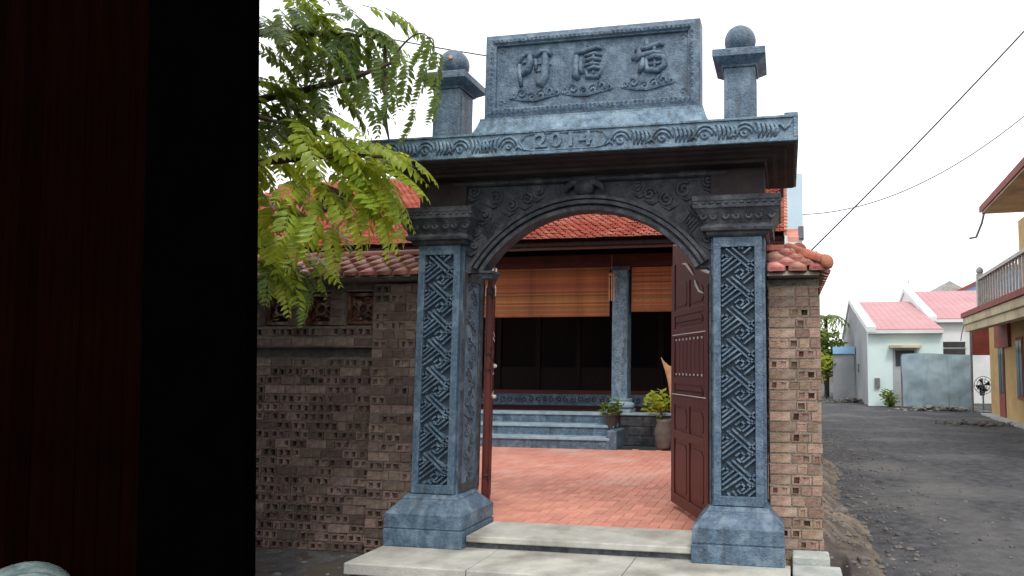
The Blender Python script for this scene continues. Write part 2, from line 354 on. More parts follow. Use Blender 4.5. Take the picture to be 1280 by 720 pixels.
for s in (-1, 1): bt.tube([(ACX-.02, .03, 2.86), (ACX-.02+s*.09, .02, 2.89), (ACX-.02+s*.15, .03, 2.85), (ACX-.02+s*.16, .04, 2.80)], [.03, .035, .03, .008], 7)
bt.build('bat_carving', 'stone_dark', gate, smooth=True)
li = MB(); li.rect(WS-.1, WS+WO+.1, .05, .38, [(2.895, 0), (2.905, .02), (2.93, .025), (2.935, .015), (2.96, .02)])
li.build('lintel_moulding', 'stone_dark', gate, bevel=.003)
# entablature blocks over the pillars + deep cornice
for side in (0, 1):
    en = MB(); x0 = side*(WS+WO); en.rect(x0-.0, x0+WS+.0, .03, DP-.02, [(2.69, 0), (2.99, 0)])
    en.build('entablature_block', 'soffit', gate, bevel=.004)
CX0, CX1, CY0, CY1 = -.255, 3.175, -.35, .93
co = MB()
co.loft([[(CX0+i, CY0+i, z), (CX1-i, CY0+i, z), (CX1-i, CY1-i, z), (CX0+i, CY1-i, z)] for z, i in
         ((3.012, 0), (3.205, 0))])
CO = co.build('cornice', X['stone_top'], gate, bevel=.004)
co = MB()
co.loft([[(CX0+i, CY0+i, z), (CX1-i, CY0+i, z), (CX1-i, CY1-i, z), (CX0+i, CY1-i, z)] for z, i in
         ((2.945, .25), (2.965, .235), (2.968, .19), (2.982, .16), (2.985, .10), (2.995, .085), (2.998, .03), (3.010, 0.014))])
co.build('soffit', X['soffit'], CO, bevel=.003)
co2 = MB(); co2.rect(CX0+.0, CX1-.0, CY0, CY1, [(3.207, -.04), (3.215, -.05)]); co2.build('cornice_top', 'stone_top', CO)
# corner lip seen at the right end of the cornice
lp = MB(); lp.box(CX1-.10, CX1-.002, CY0+.001, CY0+.12, 3.2055, 3.225); lp.build('corner_lip', 'stone_top', CO)
fb = MB(); y0 = CY0-.012
fb.box(CX0, CX1, y0, CY0+.002, 3.013, 3.036); fb.box(CX0, CX1, y0, CY0+.002, 3.186, 3.204)
fb.box(CX0, CX0+.035, y0+.001, CY0+.002, 3.036, 3.186); fb.box(CX1-.035, CX1, y0+.001, CY0+.002, 3.036, 3.186)
fb.build('frieze_border', 'stone_top', CO, bevel=.003)
fz = MB(); yy = CY0-.002
CA, CB = 1.055, 1.76                                          # cartouche
def motif(cx, s, sc=1.0):
    mb = MB()
    mb.tube(spiral(cx, 3.085, yy, .030*sc, 1.0, 2.6, s, 9), [.012]*9+[.006], 6)
    for rr_ in (.052, .078):
        mb.tube([(cx+s*rr_*1.05*math.cos(t), yy, 3.075+rr_*math.sin(t)*1.12) for t in [.1+i*.33 for i in range(10)]], [.006]+[.0125]*8+[.005], 6)
    for k in range(5):
        t = k/4
        mb.tube([(cx+s*(.10+.030*k), yy, 3.048), (cx+s*(.112+.032*k), yy-.006, 3.10), (cx+s*(.10+.032*k), yy-.004, 3.150-.02*t), (cx+s*(.075+.032*k), yy, 3.168-.02*t)], [.006, .0145, .013, .005], 6)
    mb.tube([(cx-s*.13, yy, 3.05), (cx-s*.085, yy, 3.085), (cx-s*.06, yy, 3.055)], [.005, .017, .005], 6)
    mb.build('scroll_relief', 'stone_top', CO, smooth=True)
for cx in (-.04, .26, .56): motif(cx, 1, .95)
motif(.96, -1, .8)
for cx in (1.86, 2.18, 2.50, 2.79): motif(cx, 1, 1)
fz = MB(); fz.tube([(3.0, yy, 3.05), (3.02, yy, 3.13), (3.05, yy, 3.14), (3.08, yy, 3.10), (3.11, yy, 3.13), (3.13, yy, 3.165)], [.005, .015, .016, .014, .012, .004], 6)
fz.build('tail_relief', 'stone_top', CO, smooth=True)
cr = MB(); zc, hh = 3.111, .066
out = [(CA, zc), (CA+.04, zc+hh*.8), (CA+.1, zc+hh), (CB-.1, zc+hh), (CB-.04, zc+hh*.8), (CB, zc), (CB-.04, zc-hh*.8), (CB-.1, zc-hh), (CA+.1, zc-hh), (CA+.04, zc-hh*.8)]
cr.tube([(x, yy, z) for x, z in out+[out[0]]], .008, 5); cr.build('cartouche_rim', 'stone_top', CO)
def text_mesh(txt, size, ex, off, m):
    c = bpy.data.curves.new('numerals', 'FONT'); c.body = txt; c.size = size; c.extrude = ex; c.offset = off; c.space_character = 1.18; c.resolution_u = 4
    c.align_x = 'CENTER'; c.align_y = 'CENTER'
    o = bpy.data.objects.new('tmp', c); COL.objects.link(o); bpy.context.view_layer.update()
    me = bpy.data.meshes.new_from_object(o.evaluated_get(bpy.context.evaluated_depsgraph_get()))
    bpy.data.objects.remove(o); me.materials.clear(); me.materials.append(X[m]); return me
link('numerals', text_mesh('2014', .150, .014, .0035, 'stone_top'), CO, ((CA+CB)/2, yy, zc+.002), (rad(90), 0, 0)).scale = (1.35, 1, 1)
# name board
NY = .10; B0, B1, Z0, Z1 = .535, 2.40, 3.50, 4.24
nb = MB(); nb.box(B0, B1, NY+.03, NY+.16, Z0-.01, Z1-.01); NB = nb.build('name_board', 'stone', gate, bevel=.003)
fm = MB()
def mitre(mb, x0, x1, z0, z1, prof):     # prof: (inset, y) lofted frame round a rectangle
    rings = [[(x0+i, y, z0+i), (x1-i, y, z0+i), (x1-i, y, z1-i), (x0+i, y, z1-i)] for i, y in prof]
    mb.loft(rings, closed=False)
mitre(fm, B0-.005, B1+.005, Z0-.005, Z1+.005, [(0, NY+.17), (0, NY+.012), (.012, NY), (.03, NY-.004), (.05, NY-.012), (.075, NY-.012), (.09, NY+.004), (.098, NY+.006), (.102, NY+.032)])
fm.build('board_frame', 'stone', NB, bevel=0)
fs = MB(); rng = random.Random(5)
for i in range(46):
    x = B0+.08+i*(B1-B0-.16)/45
    for z in (Z0+.062, Z1-.062): fs.tube(spiral(x, z, NY-.013, .016, 1, rng.random()*6, 1 if i % 2 else -1, 7), .004, 4)
for i in range(12):
    z = Z0+.12+i*.046
    for x in (B0+.062, B1-.062): fs.tube(spiral(x, z, NY-.013, .016, 1, rng.random()*6, 1 if i % 2 else -1, 7), .004, 4)
fs.build('frame_carving', 'stone', NB)['kind'] = 'stuff'
ft2 = MB(); ft2.rect(B0, B1, NY, NY+.19, [(3.215, .17), (3.285, .17), (3.31, .10), (3.32, .095), (3.40, .055), (3.475, .03), (3.495, .03)])
ft2.build('board_foot', 'stone_top', NB, bevel=.004)
CH = [ # brush strokes: (points in unit square, y down; half width)
 [([(.08, .38), (.10, .6), (.13, .84)], .045), ([(.05, .40), (.14, .22), (.30, .15), (.38, .23)], .04), ([(.30, .18), (.31, .36), (.27, .52), (.15, .60)], .06),
  ([(.14, .36), (.26, .34)], .035), ([(.40, .27), (.52, .15), (.66, .16), (.75, .25)], .045), ([(.62, .2), (.63, .45), (.62, .68), (.56, .83), (.46, .78)], .07),
  ([(.42, .30), (.43, .52)], .045), ([(.43, .40), (.55, .39)], .03), ([(.43, .54), (.56, .54)], .03), ([(.62, .36), (.74, .44)], .035)],
 [([(.42, .14), (.50, .20)], .04), ([(.16, .30), (.34, .27), (.60, .20), (.72, .24)], .045), ([(.20, .34), (.20, .55), (.18, .74), (.25, .82)], .06), ([(.30, .38), (.28, .60), (.32, .72)], .045),
  ([(.36, .36), (.56, .32), (.72, .37)], .035), ([(.38, .46), (.54, .42), (.70, .46)], .04), ([(.36, .56), (.5, .52), (.66, .54)], .035), ([(.55, .34), (.52, .56)], .04),
  ([(.40, .64), (.42, .78), (.64, .80), (.72, .64), (.56, .60), (.40, .64)], .042), ([(.54, .66), (.55, .74)], .03)],
 [([(.38, .16), (.42, .26), (.36, .36)], .05), ([(.16, .36), (.40, .32), (.66, .25), (.72, .30)], .045), ([(.10, .52), (.30, .46), (.55, .42), (.74, .46)], .045), ([(.26, .30), (.24, .46), (.18, .56)], .05),
  ([(.55, .28), (.54, .42)], .05), ([(.33, .52), (.30, .70), (.25, .80)], .05), ([(.38, .54), (.40, .76), (.62, .79), (.74, .68), (.72, .52), (.54, .5), (.38, .54)], .05),
  ([(.40, .65), (.70, .63)], .035), ([(.55, .54), (.55, .76)], .035)]]
for k, (cx, cz) in enumerate(((.98, 3.925), (1.44, 3.945), (1.965, 3.955))):
    mb = MB(); S = .435
    for pts, hw in CH[k]:
        P3 = [(cx+(px-.42)*S, NY+.03, cz-(py-.5)*S) for px, py in pts]
        m_ = len(P3); mb.tube(P3, [hw*S*(.9 if i in (0, m_-1) else 1.3) for i in range(m_)], 8, 1.15, flat='y')
    mb.build('carved_character', 'stone', NB, smooth=True)
for cx, cz in ((.98, 3.70), (1.44, 3.715), (1.965, 3.73)):
    cl = MB()
    for dx, dz, r in ((-.19, -.005, .03), (-.12, .015, .048), (-.03, -.02, .045), (.05, -.01, .05), (.125, .025, .048), (.195, .01, .03)):
        cl.tube(spiral(cx+dx, cz+dz, NY+.028, r, 1.3, 1+dx*9, 1 if dx > 0 else -1, 11), .013, 5)
    cl.tube([(cx-.24, NY+.03, cz-.02), (cx-.1, NY+.024, cz-.045), (cx, NY+.024, cz-.05), (cx+.1, NY+.024, cz-.03), (cx+.24, NY+.03, cz-.005)], [.004, .012, .014, .012, .004], 5)
    cl.build('cloud_carving', 'stone', NB)
for sx in (B0+.14, B1-.14):
    for sz in (Z0+.14, Z1-.14): cl = MB(); cl.tube(spiral(sx, sz, NY+.03, .03, 1, 0, 1, 8), .006, 4); cl.build('corner_scroll', 'stone', NB)
# ball posts
for cx in (.19, 2.725):
    po = MB(); h = .125; cy = .20
    po.box(cx-h, cx+h, cy-h, cy+h, 3.214, 3.79); PO = po.build('post', 'stone', gate, bevel=.008)
    pp = MB(); pp.box(cx-h+.035, cx+h-.035, cy-h-.006, cy-h+.01, 3.27, 3.73); pp.box(cx+h-.01, cx+h+.006, cy-h+.035, cy+h-.035, 3.27, 3.73); pp.build('post_panel', 'stone', PO, bevel=.003)
    pc = MB(); pc.rect(cx-h, cx+h, cy-h, cy+h, [(3.785, .012), (3.80, .02), (3.845, .078), (3.85, .085), (3.905, .085), (3.912, .078), (3.92, .0)]); pc.build('post_cap', 'stone', PO, bevel=.003)
    pb = MB(); pb.lathe([(.055, 3.915), (.065, 3.925), (.05, 3.94)], (cx, cy, 0), 18)
    R_ = .130; pb.lathe([(max(.002, R_*math.sin(t)), 4.055-R_*math.cos(t)) for t in [.3+i*(math.pi-.3)/12 for i in range(13)]], (cx, cy, 0), 24)
    pb.build('ball', 'stone', PO, smooth=True)
# lamp socket on the left ball
ls = MB(); ls.tube([(.215, .09, 4.06), (.225, .06, 4.065)], .018, 8); ls.build('lamp_socket', 'horn', gate)

# door leaves
def door(hx, hy, fx, fy, shape, carve_side):
    w_ = math.hypot(fx-hx, fy-hy); ang = math.atan2(fy-hy, fx-hx); Z0d = .085
    # local: x from hinge to free edge, y thickness, z up
    def topz(t): # t 0 hinge..1 free
        return 2.17+.43*(t-.07*math.sin(6.283*t))
    n = 16; pts = [(0, 0), (w_, 0)]+[(w_*(1-i/n), topz(1-i/n)-Z0d) for i in range(n+1)]
    d = MB(); d.poly(pts, -.022, .022); D = d.build('door_leaf', 'door', gate, bevel=.004)
    D.location = (hx, hy, Z0d); D.rotation_euler = (0, 0, ang)
    def part(mb, nm, m='door', b=.004): return mb.build(nm, m, D, bevel=b)
    for s in (1, -1):
        ys = lambda a, b_: (min(s*a, s*b_), max(s*a, s*b_))
        st = MB(); y0, y1 = ys(.0215, .034)
        for x0, x1, z0, z1 in ((.0, .10, .0, 2.0), (w_-.10, w_, .0, 2.30), (.10, w_-.10, .0, .10), (.10, w_-.10, .62, .70), (.10, w_-.10, .94, 1.02), (.10, w_-.10, 1.14, 1.20),
                               (.10, w_-.10, 1.58, 1.66), (.10, w_-.10, 1.78, 1.84), (w_/2-.03, w_/2+.03, .10, .62), (w_/2-.03, w_/2+.03, .70, .94), (w_/2-.03, w_/2+.03, 1.84, 2.1)):
            st.box(x0, x1, y0, y1, z0, z1)
        part(st, 'stile_and_rails')
        for (x0, x1, z0, z1) in ((.13, w_/2-.06, .14, .58), (w_/2+.06, w_-.13, .14, .58), (.13, w_/2-.06, .73, .91), (w_/2+.06, w_-.13, .73, .91), (.13, w_-.13, 1.05, 1.12), (.13, w_-.13, 1.69, 1.76), (.13, w_/2-.06, 1.87, 2.02), (w_/2+.06, w_-.13, 1.87, 2.1)):
            pm = MB(); y0, y1 = ys(.0215, .030); c = .03
            o_ = [(x0+c, z0), (x1-c, z0), (x1, z0+c), (x1, z1-c*1.6), (x1-c*1.6, z1), (x0+c*1.6, z1), (x0, z1-c*1.6), (x0, z0+c)]
            pm.poly(o_, y0, y1); part(pm, 'panel')
        sl = MB(); y0, y1 = ys(.0215, .026)
        for i in range(7): sl.box(.13+i*(w_-.26)/7+.006, .13+(i+1)*(w_-.26)/7-.006, y0, y1, 1.22, 1.56)
        part(sl, 'slats')
        tr = MB(); y0, y1 = ys(.034, .0385)
        for x0, x1, z0, z1 in ((.05, w_-.05, 1.60, 1.607), (.05, w_-.05, 1.035, 1.042)): tr.box(x0, x1, y0, y1, z0, z1)
        for zc_, zz in ((1.22, 0), (1.545, 0)):
            for i in range(8):
                cx = .13+i*(w_-.26)/7.5; tr.lathe([(.012, -.004), (.012, .0), (.002, .014)], (0, 0, 0), 6) if False else tr.box(cx, cx+.022, y0, y1, zc_, zc_+.018)
        tr.tube([(w_*.35, s*.036, 2.12), (w_*.45, s*.037, 2.19), (w_*.55, s*.037, 2.25), (w_*.66, s*.036, 2.22+.05)], [.004, .012, .012, .004], 6)
        tr.tube([(w_*.1, s*.036, 1.93), (w_*.2, s*.037, 1.96), (w_*.28, s*.037, 2.03), (w_*.32, s*.036, 2.07)], [.004, .012, .012, .004], 6)
        part(tr, 'pale_inlay', 'paint', 0)
    et = MB()
    et.tube([(w_*t, 0, topz(t)-Z0d+.004) for t in [i/10 for i in range(0, 9)]], .018, 6, 1.2); part(et, 'pale_top_edge', 'paint', 0)
    for z in (.35, 1.28, 1.42, 1.95):
        hg = MB(); hg.tube([(-.01, -.03, z-.05), (-.01, -.03, z+.05)], .014, 8); hg.box(-.02, .01, -.045, .02, z-.010, z+.010); part(hg, 'hinge', 'wood', 0)
    for z in (1.02, 1.30):
        kb = MB(); kb.lathe([(.002, -.02), (.02, -.012), (.024, 0), (.02, .012), (.002, .02)], (w_*.2, 0, 0), 10)
        k_ = kb.build('knob', 'paint', D, smooth=True); k_.location = (0, -.05, z)
    return D
door(2.455, .46, 1.985, 1.385, 1, 1)
door(.46, .46, .045, 1.40, 0, 1)

# steps of the gate
ths = thing('threshold_step', 'worn pale threshold slab on dark riser between the two pillar bases', 'threshold')
th = MB(); th.box(.555, 2.36, -.075, .44, -.005, .045); th.build('tread', 'step', ths, bevel=.010)
th = MB(); th.box(.556, 2.359, -.045, .43, -.0515, -.006); th.build('riser', 'stone_dark', ths)
tb = MB(); tb.box(-.13, 3.05, -.05, .40, -.3, -.053); structure(tb.build('gate_footing', 'concrete'))
fs_ = thing('front_step', 'long pale stone step in front of the gate bases', 'step', (0, 0, 0))
for a, b in ((-.135, .82), (.826, 1.93), (1.936, 3.085)):
    s_ = MB(); s_.rect(a+.02, b-.02 if b > 3 else b-.0, -.60, -.053 if False else -.06, [(-.13, .0), (-.125, .018), (-.062, .02), (-.05, .012)]) if False else None
    s_ = MB(); s_.box(a, b, -.60, -.051, -.135, -.052); s_.build('slab', 'step', fs_, bevel=.008)
s_ = MB(); s_.box(-.10, 3.05, -.565, -.06, -.31, -.137); s_.build('riser', 'stone_dark', fs_)

# ------------------------------------------------------------------ brick walls
BH, CHT = .067, .081
def brick_mesh(wd, holes, rng, m):
    b = MB(); d = .10; j = lambda s=.0025: rng.uniform(-s, s)
    xs = [0]; hs = []
    for h in range(holes):
        c = (h+.5)*wd/holes; hw = .0215+j(.005); xs += [c-hw, c+hw]; hs.append(1+2*h)
    xs.append(wd); zs = [0, .011+j(.003), BH-.012+j(.003), BH] if holes else [0, BH]
    if not holes: xs = [0, wd*.5, wd]
    nx, nz = len(xs), len(zs)
    v = [(x+j(), j(.003), z+j(.002)) for z in zs for x in xs]; f = []
    for r in range(nz-1):
        for c in range(nx-1):
            q = (r*nx+c, r*nx+c+1, (r+1)*nx+c+1, (r+1)*nx+c)
            if holes and r == 1 and c in hs:
                dd = rng.choice((.005, .010, .022, .04, .055)); k = len(v); v += [(v[i][0], v[i][1]+dd, v[i][2]) for i in q]
                f += [(q[0], q[1], k+1, k), (q[1], q[2], k+2, k+1), (q[2], q[3], k+3, k+2), (q[3], q[0], k, k+3), (k, k+1, k+2, k+3)]
            else: f.append(q)
    per = [c for c in range(nx)]+[r*nx+nx-1 for r in range(1, nz)]+[(nz-1)*nx+c for c in range(nx-2, -1, -1)]+[r*nx for r in range(nz-2, 0, -1)]
    k = len(v); v += [(v[i][0], d, v[i][2]) for i in per]; L = len(per)
    f += [(per[i], per[(i+1) % L], k+(i+1) % L, k+i) for i in range(L)]
    b.add(v, f); return b.mesh('brick', X[m])
rb = random.Random(11)
LIB = {}
def get_brick(wd, holes, m):
    key = (round(wd, 3), holes, m)
    if key not in LIB: LIB[key] = [brick_mesh(wd, holes, rb, m) for _ in range(7)]
    return rb.choice(LIB[key])
def lay(parent, x0, x1, z0, z1, y, m, pattern, rotz=0, depth_jit=.004):
    k = 0; z = z0; jt = MB(); mm = 'mortar' if m == 'brick' else 'mortar_shaded'; jd = y+.009; jb = y+.10
    while z+BH <= z1+.012:
        x = x0; i = 0; jt.box(x0, x1, jd, jb, z-.008, z+.0075)
        while x < x1-.02:
            wd, ho = pattern(k, i)
            if x+wd > x1+.005:
                wd = round((x1-x)/.02)*.02; ho = 1 if (ho and wd > .07) else 0
                if wd < .03: break
                if x+wd > x1+.01: wd -= .02
            o = link('brick', get_brick(wd-.009, ho, m), parent, (x+.0045, y+rb.uniform(-depth_jit, depth_jit), z+.007))
            x += wd; i += 1; jt.box(x-.006, min(x+.006, x1), jd+.001, jb-.001, z+.0076, z+CHT-.0081)
        if x < x1-.007: jt.box(x, x1, jd+.002, jb-.001, z+.0076, z+CHT-.0081)
        z += CHT; k += 1
    jt.box(x0, x1, jd, jb, z-.008, z+.0075)
    jt.build('mortar_joints', mm, parent)
def pat_hollow(k, i):
    r = rb.random()
    if r < .20: return (.21, 0)
    if r < .22: return (.08, 0)
    if r < .34: return (.078, 1)
    return (.157, 2)
# left wall
wl = thing('brick_wall', 'shade-toned hollow brick boundary wall with pilaster, clay screens and scale tile coping', 'wall', (-1.5, .2, -.2))
def under(o, p): # parent keeping world place
    o.parent = p; o.matrix_parent_inverse = Matrix.Translation(p.location).inverted() if p.parent is None else p.matrix_parent_inverse; return o
wl.location = (0, 0, 0)
PX = -.515
core = MB()
core.box(-6, PX, .39, .50, -.3, 1.55); core.box(PX, -.0, .295, .50, -.3, 2.12)
core.box(-6, PX, .30, .50, 1.551, 1.745); core.box(-6, PX, .30, .50, 2.05, 2.16)
ox = [(-.852, -.552), (-1.272, -.972), (-1.692, -1.392), (-2.112, -1.812)]
prev = PX
for a, b in ox:
    core.box(b, prev, .246, .50, 1.7451, 2.0499); prev = a
core.box(-6, prev, .246, .50, 1.7451, 2.0499)
core.build('mortar_core', 'mortar_shaded', wl)
bk_ = MB(); bk_.box(-2.2, -.54, .42, .47, 1.74, 2.06); bk_.build('screen_backing', 'mortar_shaded', wl)
lay(wl, -1.96, PX-.002, -.332, 1.48, .295, 'brick_shaded', pat_hollow)
lay(wl, PX, -.004, -.332, 2.09, .20, 'brick_shaded', lambda k, i: ((.21, 0) if (i+k) % 3 == 0 else (.157, 2)) if rb.random() < .7 else (.105, 0))
lay(wl, -1.96, PX-.003, 1.555, 1.63, .215, 'brick_shaded', lambda k, i: (.21, 0))
lay(wl, -1.96, PX-.003, 1.648, 1.73, .235, 'brick_shaded', lambda k, i: (.157, 2))
for (a, b) in [(-.552, PX)]+[(ox[i+1][1], ox[i][0]) for i in range(len(ox)-1)]:
    z = 1.745
    for k in range(4):
        if b-a > .06: link('brick', get_brick(round(b-a-.008, 3), 0, 'brick_shaded'), wl, (a+.004, .236+rb.uniform(-.003, .003), z))
        z += CHT-.004
lay(wl, -1.96, PX-.003, 2.058, 2.14, .238, 'brick_shaded', lambda k, i: (.21, 0))
far = MB(); rf = random.Random(2); z = -.17; k = 0
while z < 1.5:
    x = -5.9+(.1 if k % 2 else 0)
    while x < -2.15: far.box(x, x+.15, .295+rf.uniform(-.004, .004), .305, z, z+BH); x += .16
    z += CHT; k += 1
far.box(-6, -1.965, .306, .389, -.3, 1.549)
q = far.build('far_bricks', 'brick_shaded', wl); q['kind'] = 'stuff'
for a, b in ox[:3]:                                            # pierced clay screens
    c = ((a+b)/2, 1.9)
    s = MB(); s.box(a+.004, a+.03, .31, .35, 1.756, 2.04); s.box(b-.03, b-.004, .31, .35, 1.756, 2.04); s.box(a+.03, b-.03, .31, .35, 1.756, 1.785); s.box(a+.03, b-.03, .31, .35, 2.012, 2.04)
    for t in range(4):
        an = t*math.pi/2+.78
        s.tube(spiral(c[0]+.075*math.cos(an), c[1]+.075*math.sin(an), .33, .05, 1.1, an, 1 if t % 2 else -1, 12), .012, 6)
    s.tube([(c[0]+.05*math.cos(u), .325, c[1]+.05*math.sin(u)) for u in [i*6.283/12 for i in range(13)]], .012, 6)
    s.tube([(a+.03, .33, 1.785), (c[0]-.04, .33, 1.86)], .011, 6); s.tube([(b-.03, .33, 2.01), (c[0]+.04, .33, 1.94)], .011, 6)
    s.tube([(a+.03, .33, 2.01), (c[0]-.04, .33, 1.94)], .011, 6); s.tube([(b-.03, .33, 1.785), (c[0]+.04, .33, 1.86)], .011, 6)
    s.build('clay_screen', 'screen', wl)
# fish-scale tile: local x across, y up the slope from its tip, z normal
def scale_mesh(seed, m, wd=.142, ln=.20, th=.030):
    rg = random.Random(seed); n = 8; xs = [wd*(i/n-.5) for i in range(n+1)]; N = n+1
    front = [.062*(1-math.sqrt(max(0, 1-(2*x/wd)**2)))+rg.uniform(-.0015, .0015) for x in xs]; ar = [.020*(1-(2*x/wd)**2) for x in xs]
    b = MB(); v = []
    for z, in_ in ((-th/2, 0), (th/2, .005)):
        for row in (0, 1, 2):
            for i in range(N): v.append((xs[i]*(.96 if z > 0 else 1), (front[i]+in_, front[i]+.03, ln)[row], z+ar[i]*(1 if z > 0 else .7)-(.006 if z > 0 and row == 0 else 0)))
    f = []
    for L in (0, 3*N):
        for r in (0, 1):
            for i in range(n): a = L+r*N+i; f.append((a, a+1, a+N+1, a+N))
    for i in range(n): f.append((i, i+1, 3*N+i+1, 3*N+i)); f.append((2*N+i, 2*N+i+1, 5*N+i+1, 5*N+i))
    for r in (0, 1):
        for i in (0, n): f.append((r*N+i, (r+1)*N+i, 3*N+(r+1)*N+i, 3*N+r*N+i))
    b.add(v, f); me = b.mesh('scale_tile', X[m], True); me.set_sharp_from_angle(angle=rad(40)); return me
SCALES = [scale_mesh(i, 'tile') for i in range(5)]
def coping_rows(parent, p0, along, upv, nrm, length, rows, expo, skip=None, cnt_w=.158):
    # p0 eave start, unit vectors along / up slope / normal
    R = Matrix((along, upv, nrm)).transposed()
    for r in range(rows):
        k = 0; s = (.5*cnt_w if r % 2 else 0)
        while s < length:
            if not (skip and skip(r, s)):
                p = p0+along*(s+cnt_w/2)+upv*(r*expo)+nrm*(.012*r*0+.004+rb.uniform(0, .005))
                o = link('roof_tile', rb.choice(SCALES), parent)
                T = Matrix.Rotation(rb.uniform(-.05, .05), 3, 'Z') @ Matrix.Rotation(-.24, 3, 'X')
                o.matrix_basis = Matrix.Translation(p) @ (R @ T).to_4x4()
            s += cnt_w
XA = Vector((1, 0, 0)); sl = rad(36)
upF = Vector((0, math.cos(sl), math.sin(sl))); nF = Vector((0, -math.sin(sl), math.cos(sl)))
cp = MB(); cp.loft([[(x, .04, 2.145), (x, .36, 2.365), (x, .44, 2.365), (x, .70, 2.16), (x, .60, 2.12), (x, .1, 2.12)] for x in (-6, -.02)]); cp.build('coping_bed', 'mortar_shaded', wl)
coping_rows(wl, Vector((-2.0, .015, 2.155)), XA, upF, nF, 1.94, 4, .082)
def ridge_run(parent, a, b, seg, r, name='ridge_tile'):
    a, b = Vector(a), Vector(b); L = (b-a).length; d = (b-a)/L; n = max(1, round(L/seg)); ref = Vector((0, 0, 1)); sd_ = d.cross(ref).normalized(); u_ = sd_.cross(d)
    for i in range(n):
        m_ = MB(); rings = []
        for t, k in ((i/n-.012/L, 1.08), (i/n+.03/L, 1.08), (i/n+.032/L, 1.0), ((i+1)/n+.01/L, .97)):
            c = a+d*L*t; ring = []
            for j in range(9):
                q_ = math.pi*j/8; ring.append(c+sd_*math.cos(q_)*r*k+u_*math.sin(q_)*r*k*.9)
            ring += [c-sd_*(r*k*.8)-u_*.01, c+sd_*(r*k*.8)-u_*.01]
            rings.append(ring)
        m_.loft(rings); m_.build(name, 'ridge' if name == 'ridge_tile' else 'tile', parent, auto=40)
ridge_run(wl, (-2.0, .36, 2.372), (-.03, .36, 2.38), .36, .062)

# right wall
wr = thing('brick_wall', 'lit hollow brick wall end with orange ridged coping beside the lane', 'wall', (0, 0, 0))
RX0, RX1 = 2.935, 3.335
core = MB(); core.box(RX0-.01, RX1-.012, .295, .50, -.3, 2.09); core.box(RX1-.24, RX1-.0125, .501, 9.0, -.3, 2.0905); core.build('mortar_core', 'mortar', wr)
def pat_right(k, i):
    if rb.random() < .28: return [(.21, 0), (.105, 0), (.085, 0), (.1, 0)][min(i, 3)]
    if k % 2 == 0: return [(.165, 0), (.157, 2), (.078, 1), (.1, 0)][min(i, 3)]
    return [(.157, 2), (.078, 1), (.165, 0), (.1, 0)][min(i, 3)]
lay(wr, RX0, RX1, -.17, 2.06, .20, 'brick', pat_right)
rs = MB(); rf = random.Random(4); z = -.16; k = 0
while z < 2.05:
    yv = .21+(.08 if k % 2 else 0)
    while yv < 9: rs.box(RX1-.013, RX1-rf.uniform(0, .006), yv, min(yv+.19, 9), z, z+BH); yv += .2
    z += CHT; k += 1
q = rs.build('side_bricks', 'brick', wr); q['kind'] = 'stuff'
cp = MB()
cp.loft([[(x, .045, 2.09), (x, .36, 2.325), (x, .40, 2.325), (x, .5, 2.10)] for x in (RX0, 3.33)])
cp.loft([[(3.0, y, 2.1), (3.19, y, 2.32), (3.23, y, 2.32), (3.385, y, 2.115)] for y in (.33, 9.0)])
cp.build('coping_bed', 'mortar', wr)
coping_rows(wr, Vector((RX0-.01, .01, 2.115)), XA, upF, nF, .40, 4, .082, skip=lambda r, s: s > .36-r*.07)
upR = Vector((-math.cos(rad(42)), 0, math.sin(rad(42)))); nR = Vector((math.sin(rad(42)), 0, math.cos(rad(42))))
coping_rows(wr, Vector((3.405, .06, 2.10)), Vector((0, 1, 0)), upR, nR, 4.6, 3, .085, skip=lambda r, s: s < r*.07)
ridge_run(wr, (RX0, .385, 2.335), (3.15, .385, 2.335), .22, .062)
ridge_run(wr, (3.10, .38, 2.345), (3.375, .04, 2.185), .22, .057)
ridge_run(wr, (3.18, .40, 2.345), (3.18, 5.0, 2.345), .5, .06)
ec = MB(); ec.lathe([(.002, -.03), (.045, -.025), (.062, 0), (.05, .02), (.002, .03)], (0, 0, 0), 14); e_ = ec.build('ridge_end_cap', 'ridge', wr, smooth=True); e_.location = (3.383, .03, 2.188); e_.rotation_euler = (rad(75), 0, rad(40))

# stone blocks beside the step
for (x0, x1, y0, y1, z0, z1, lb) in ((3.10, 3.37, -.02, .17, -.30, .005, 'pale concrete block against the foot of the brick wall end'), (3.10, 3.44, -.36, -.04, -.30, -.045, 'longer pale concrete block lying before the block at the wall')):
    b = MB(); b.box(x0, x1, y0, y1, z0, z1); tag(b.build('concrete_block', 'concrete', bevel=.012), lb, 'block')
st = MB(); rg = random.Random(9)
def pebble(mb, x, y, z, r, rg):
    n, m_ = 7, 4
    st_ = [(r*rg.uniform(.8, 1.2)*max(.12, math.sin(math.pi*j/m_)), -r*.6*math.cos(math.pi*j/m_)) for j in range(m_+1)]
    a = rg.random()*6; e = rg.uniform(.7, 1.3)
    mb.loft([[(x+q*math.cos(a+6.283*k/n)*e*rg.uniform(.85, 1.15), y+q*math.sin(a+6.283*k/n), z+h) for k in range(n)] for q, h in st_])
for i in range(900):
    x = 3.38+abs(rg.gauss(0, .75)); y = rg.uniform(-1.2, 12)
    if x < 5.5: pebble(st, x, y, max(verge_z(x, y), road_z(x, y) if x > 3.6 else -1)+.004, rg.uniform(.008, .03), rg)
for i in range(2600):
    x = rg.uniform(3.5, 9.4); y = -1+21*rg.random()**1.5; pebble(st, x, y, road_z(x, y)+.001, rg.uniform(.004, .016), rg)
for i in range(40):
    x = rg.uniform(-1.9, -.2); y = rg.uniform(-1.5, .25); pebble(st, x, y, left_z(x, y)+.003, rg.uniform(.008, .035), rg)
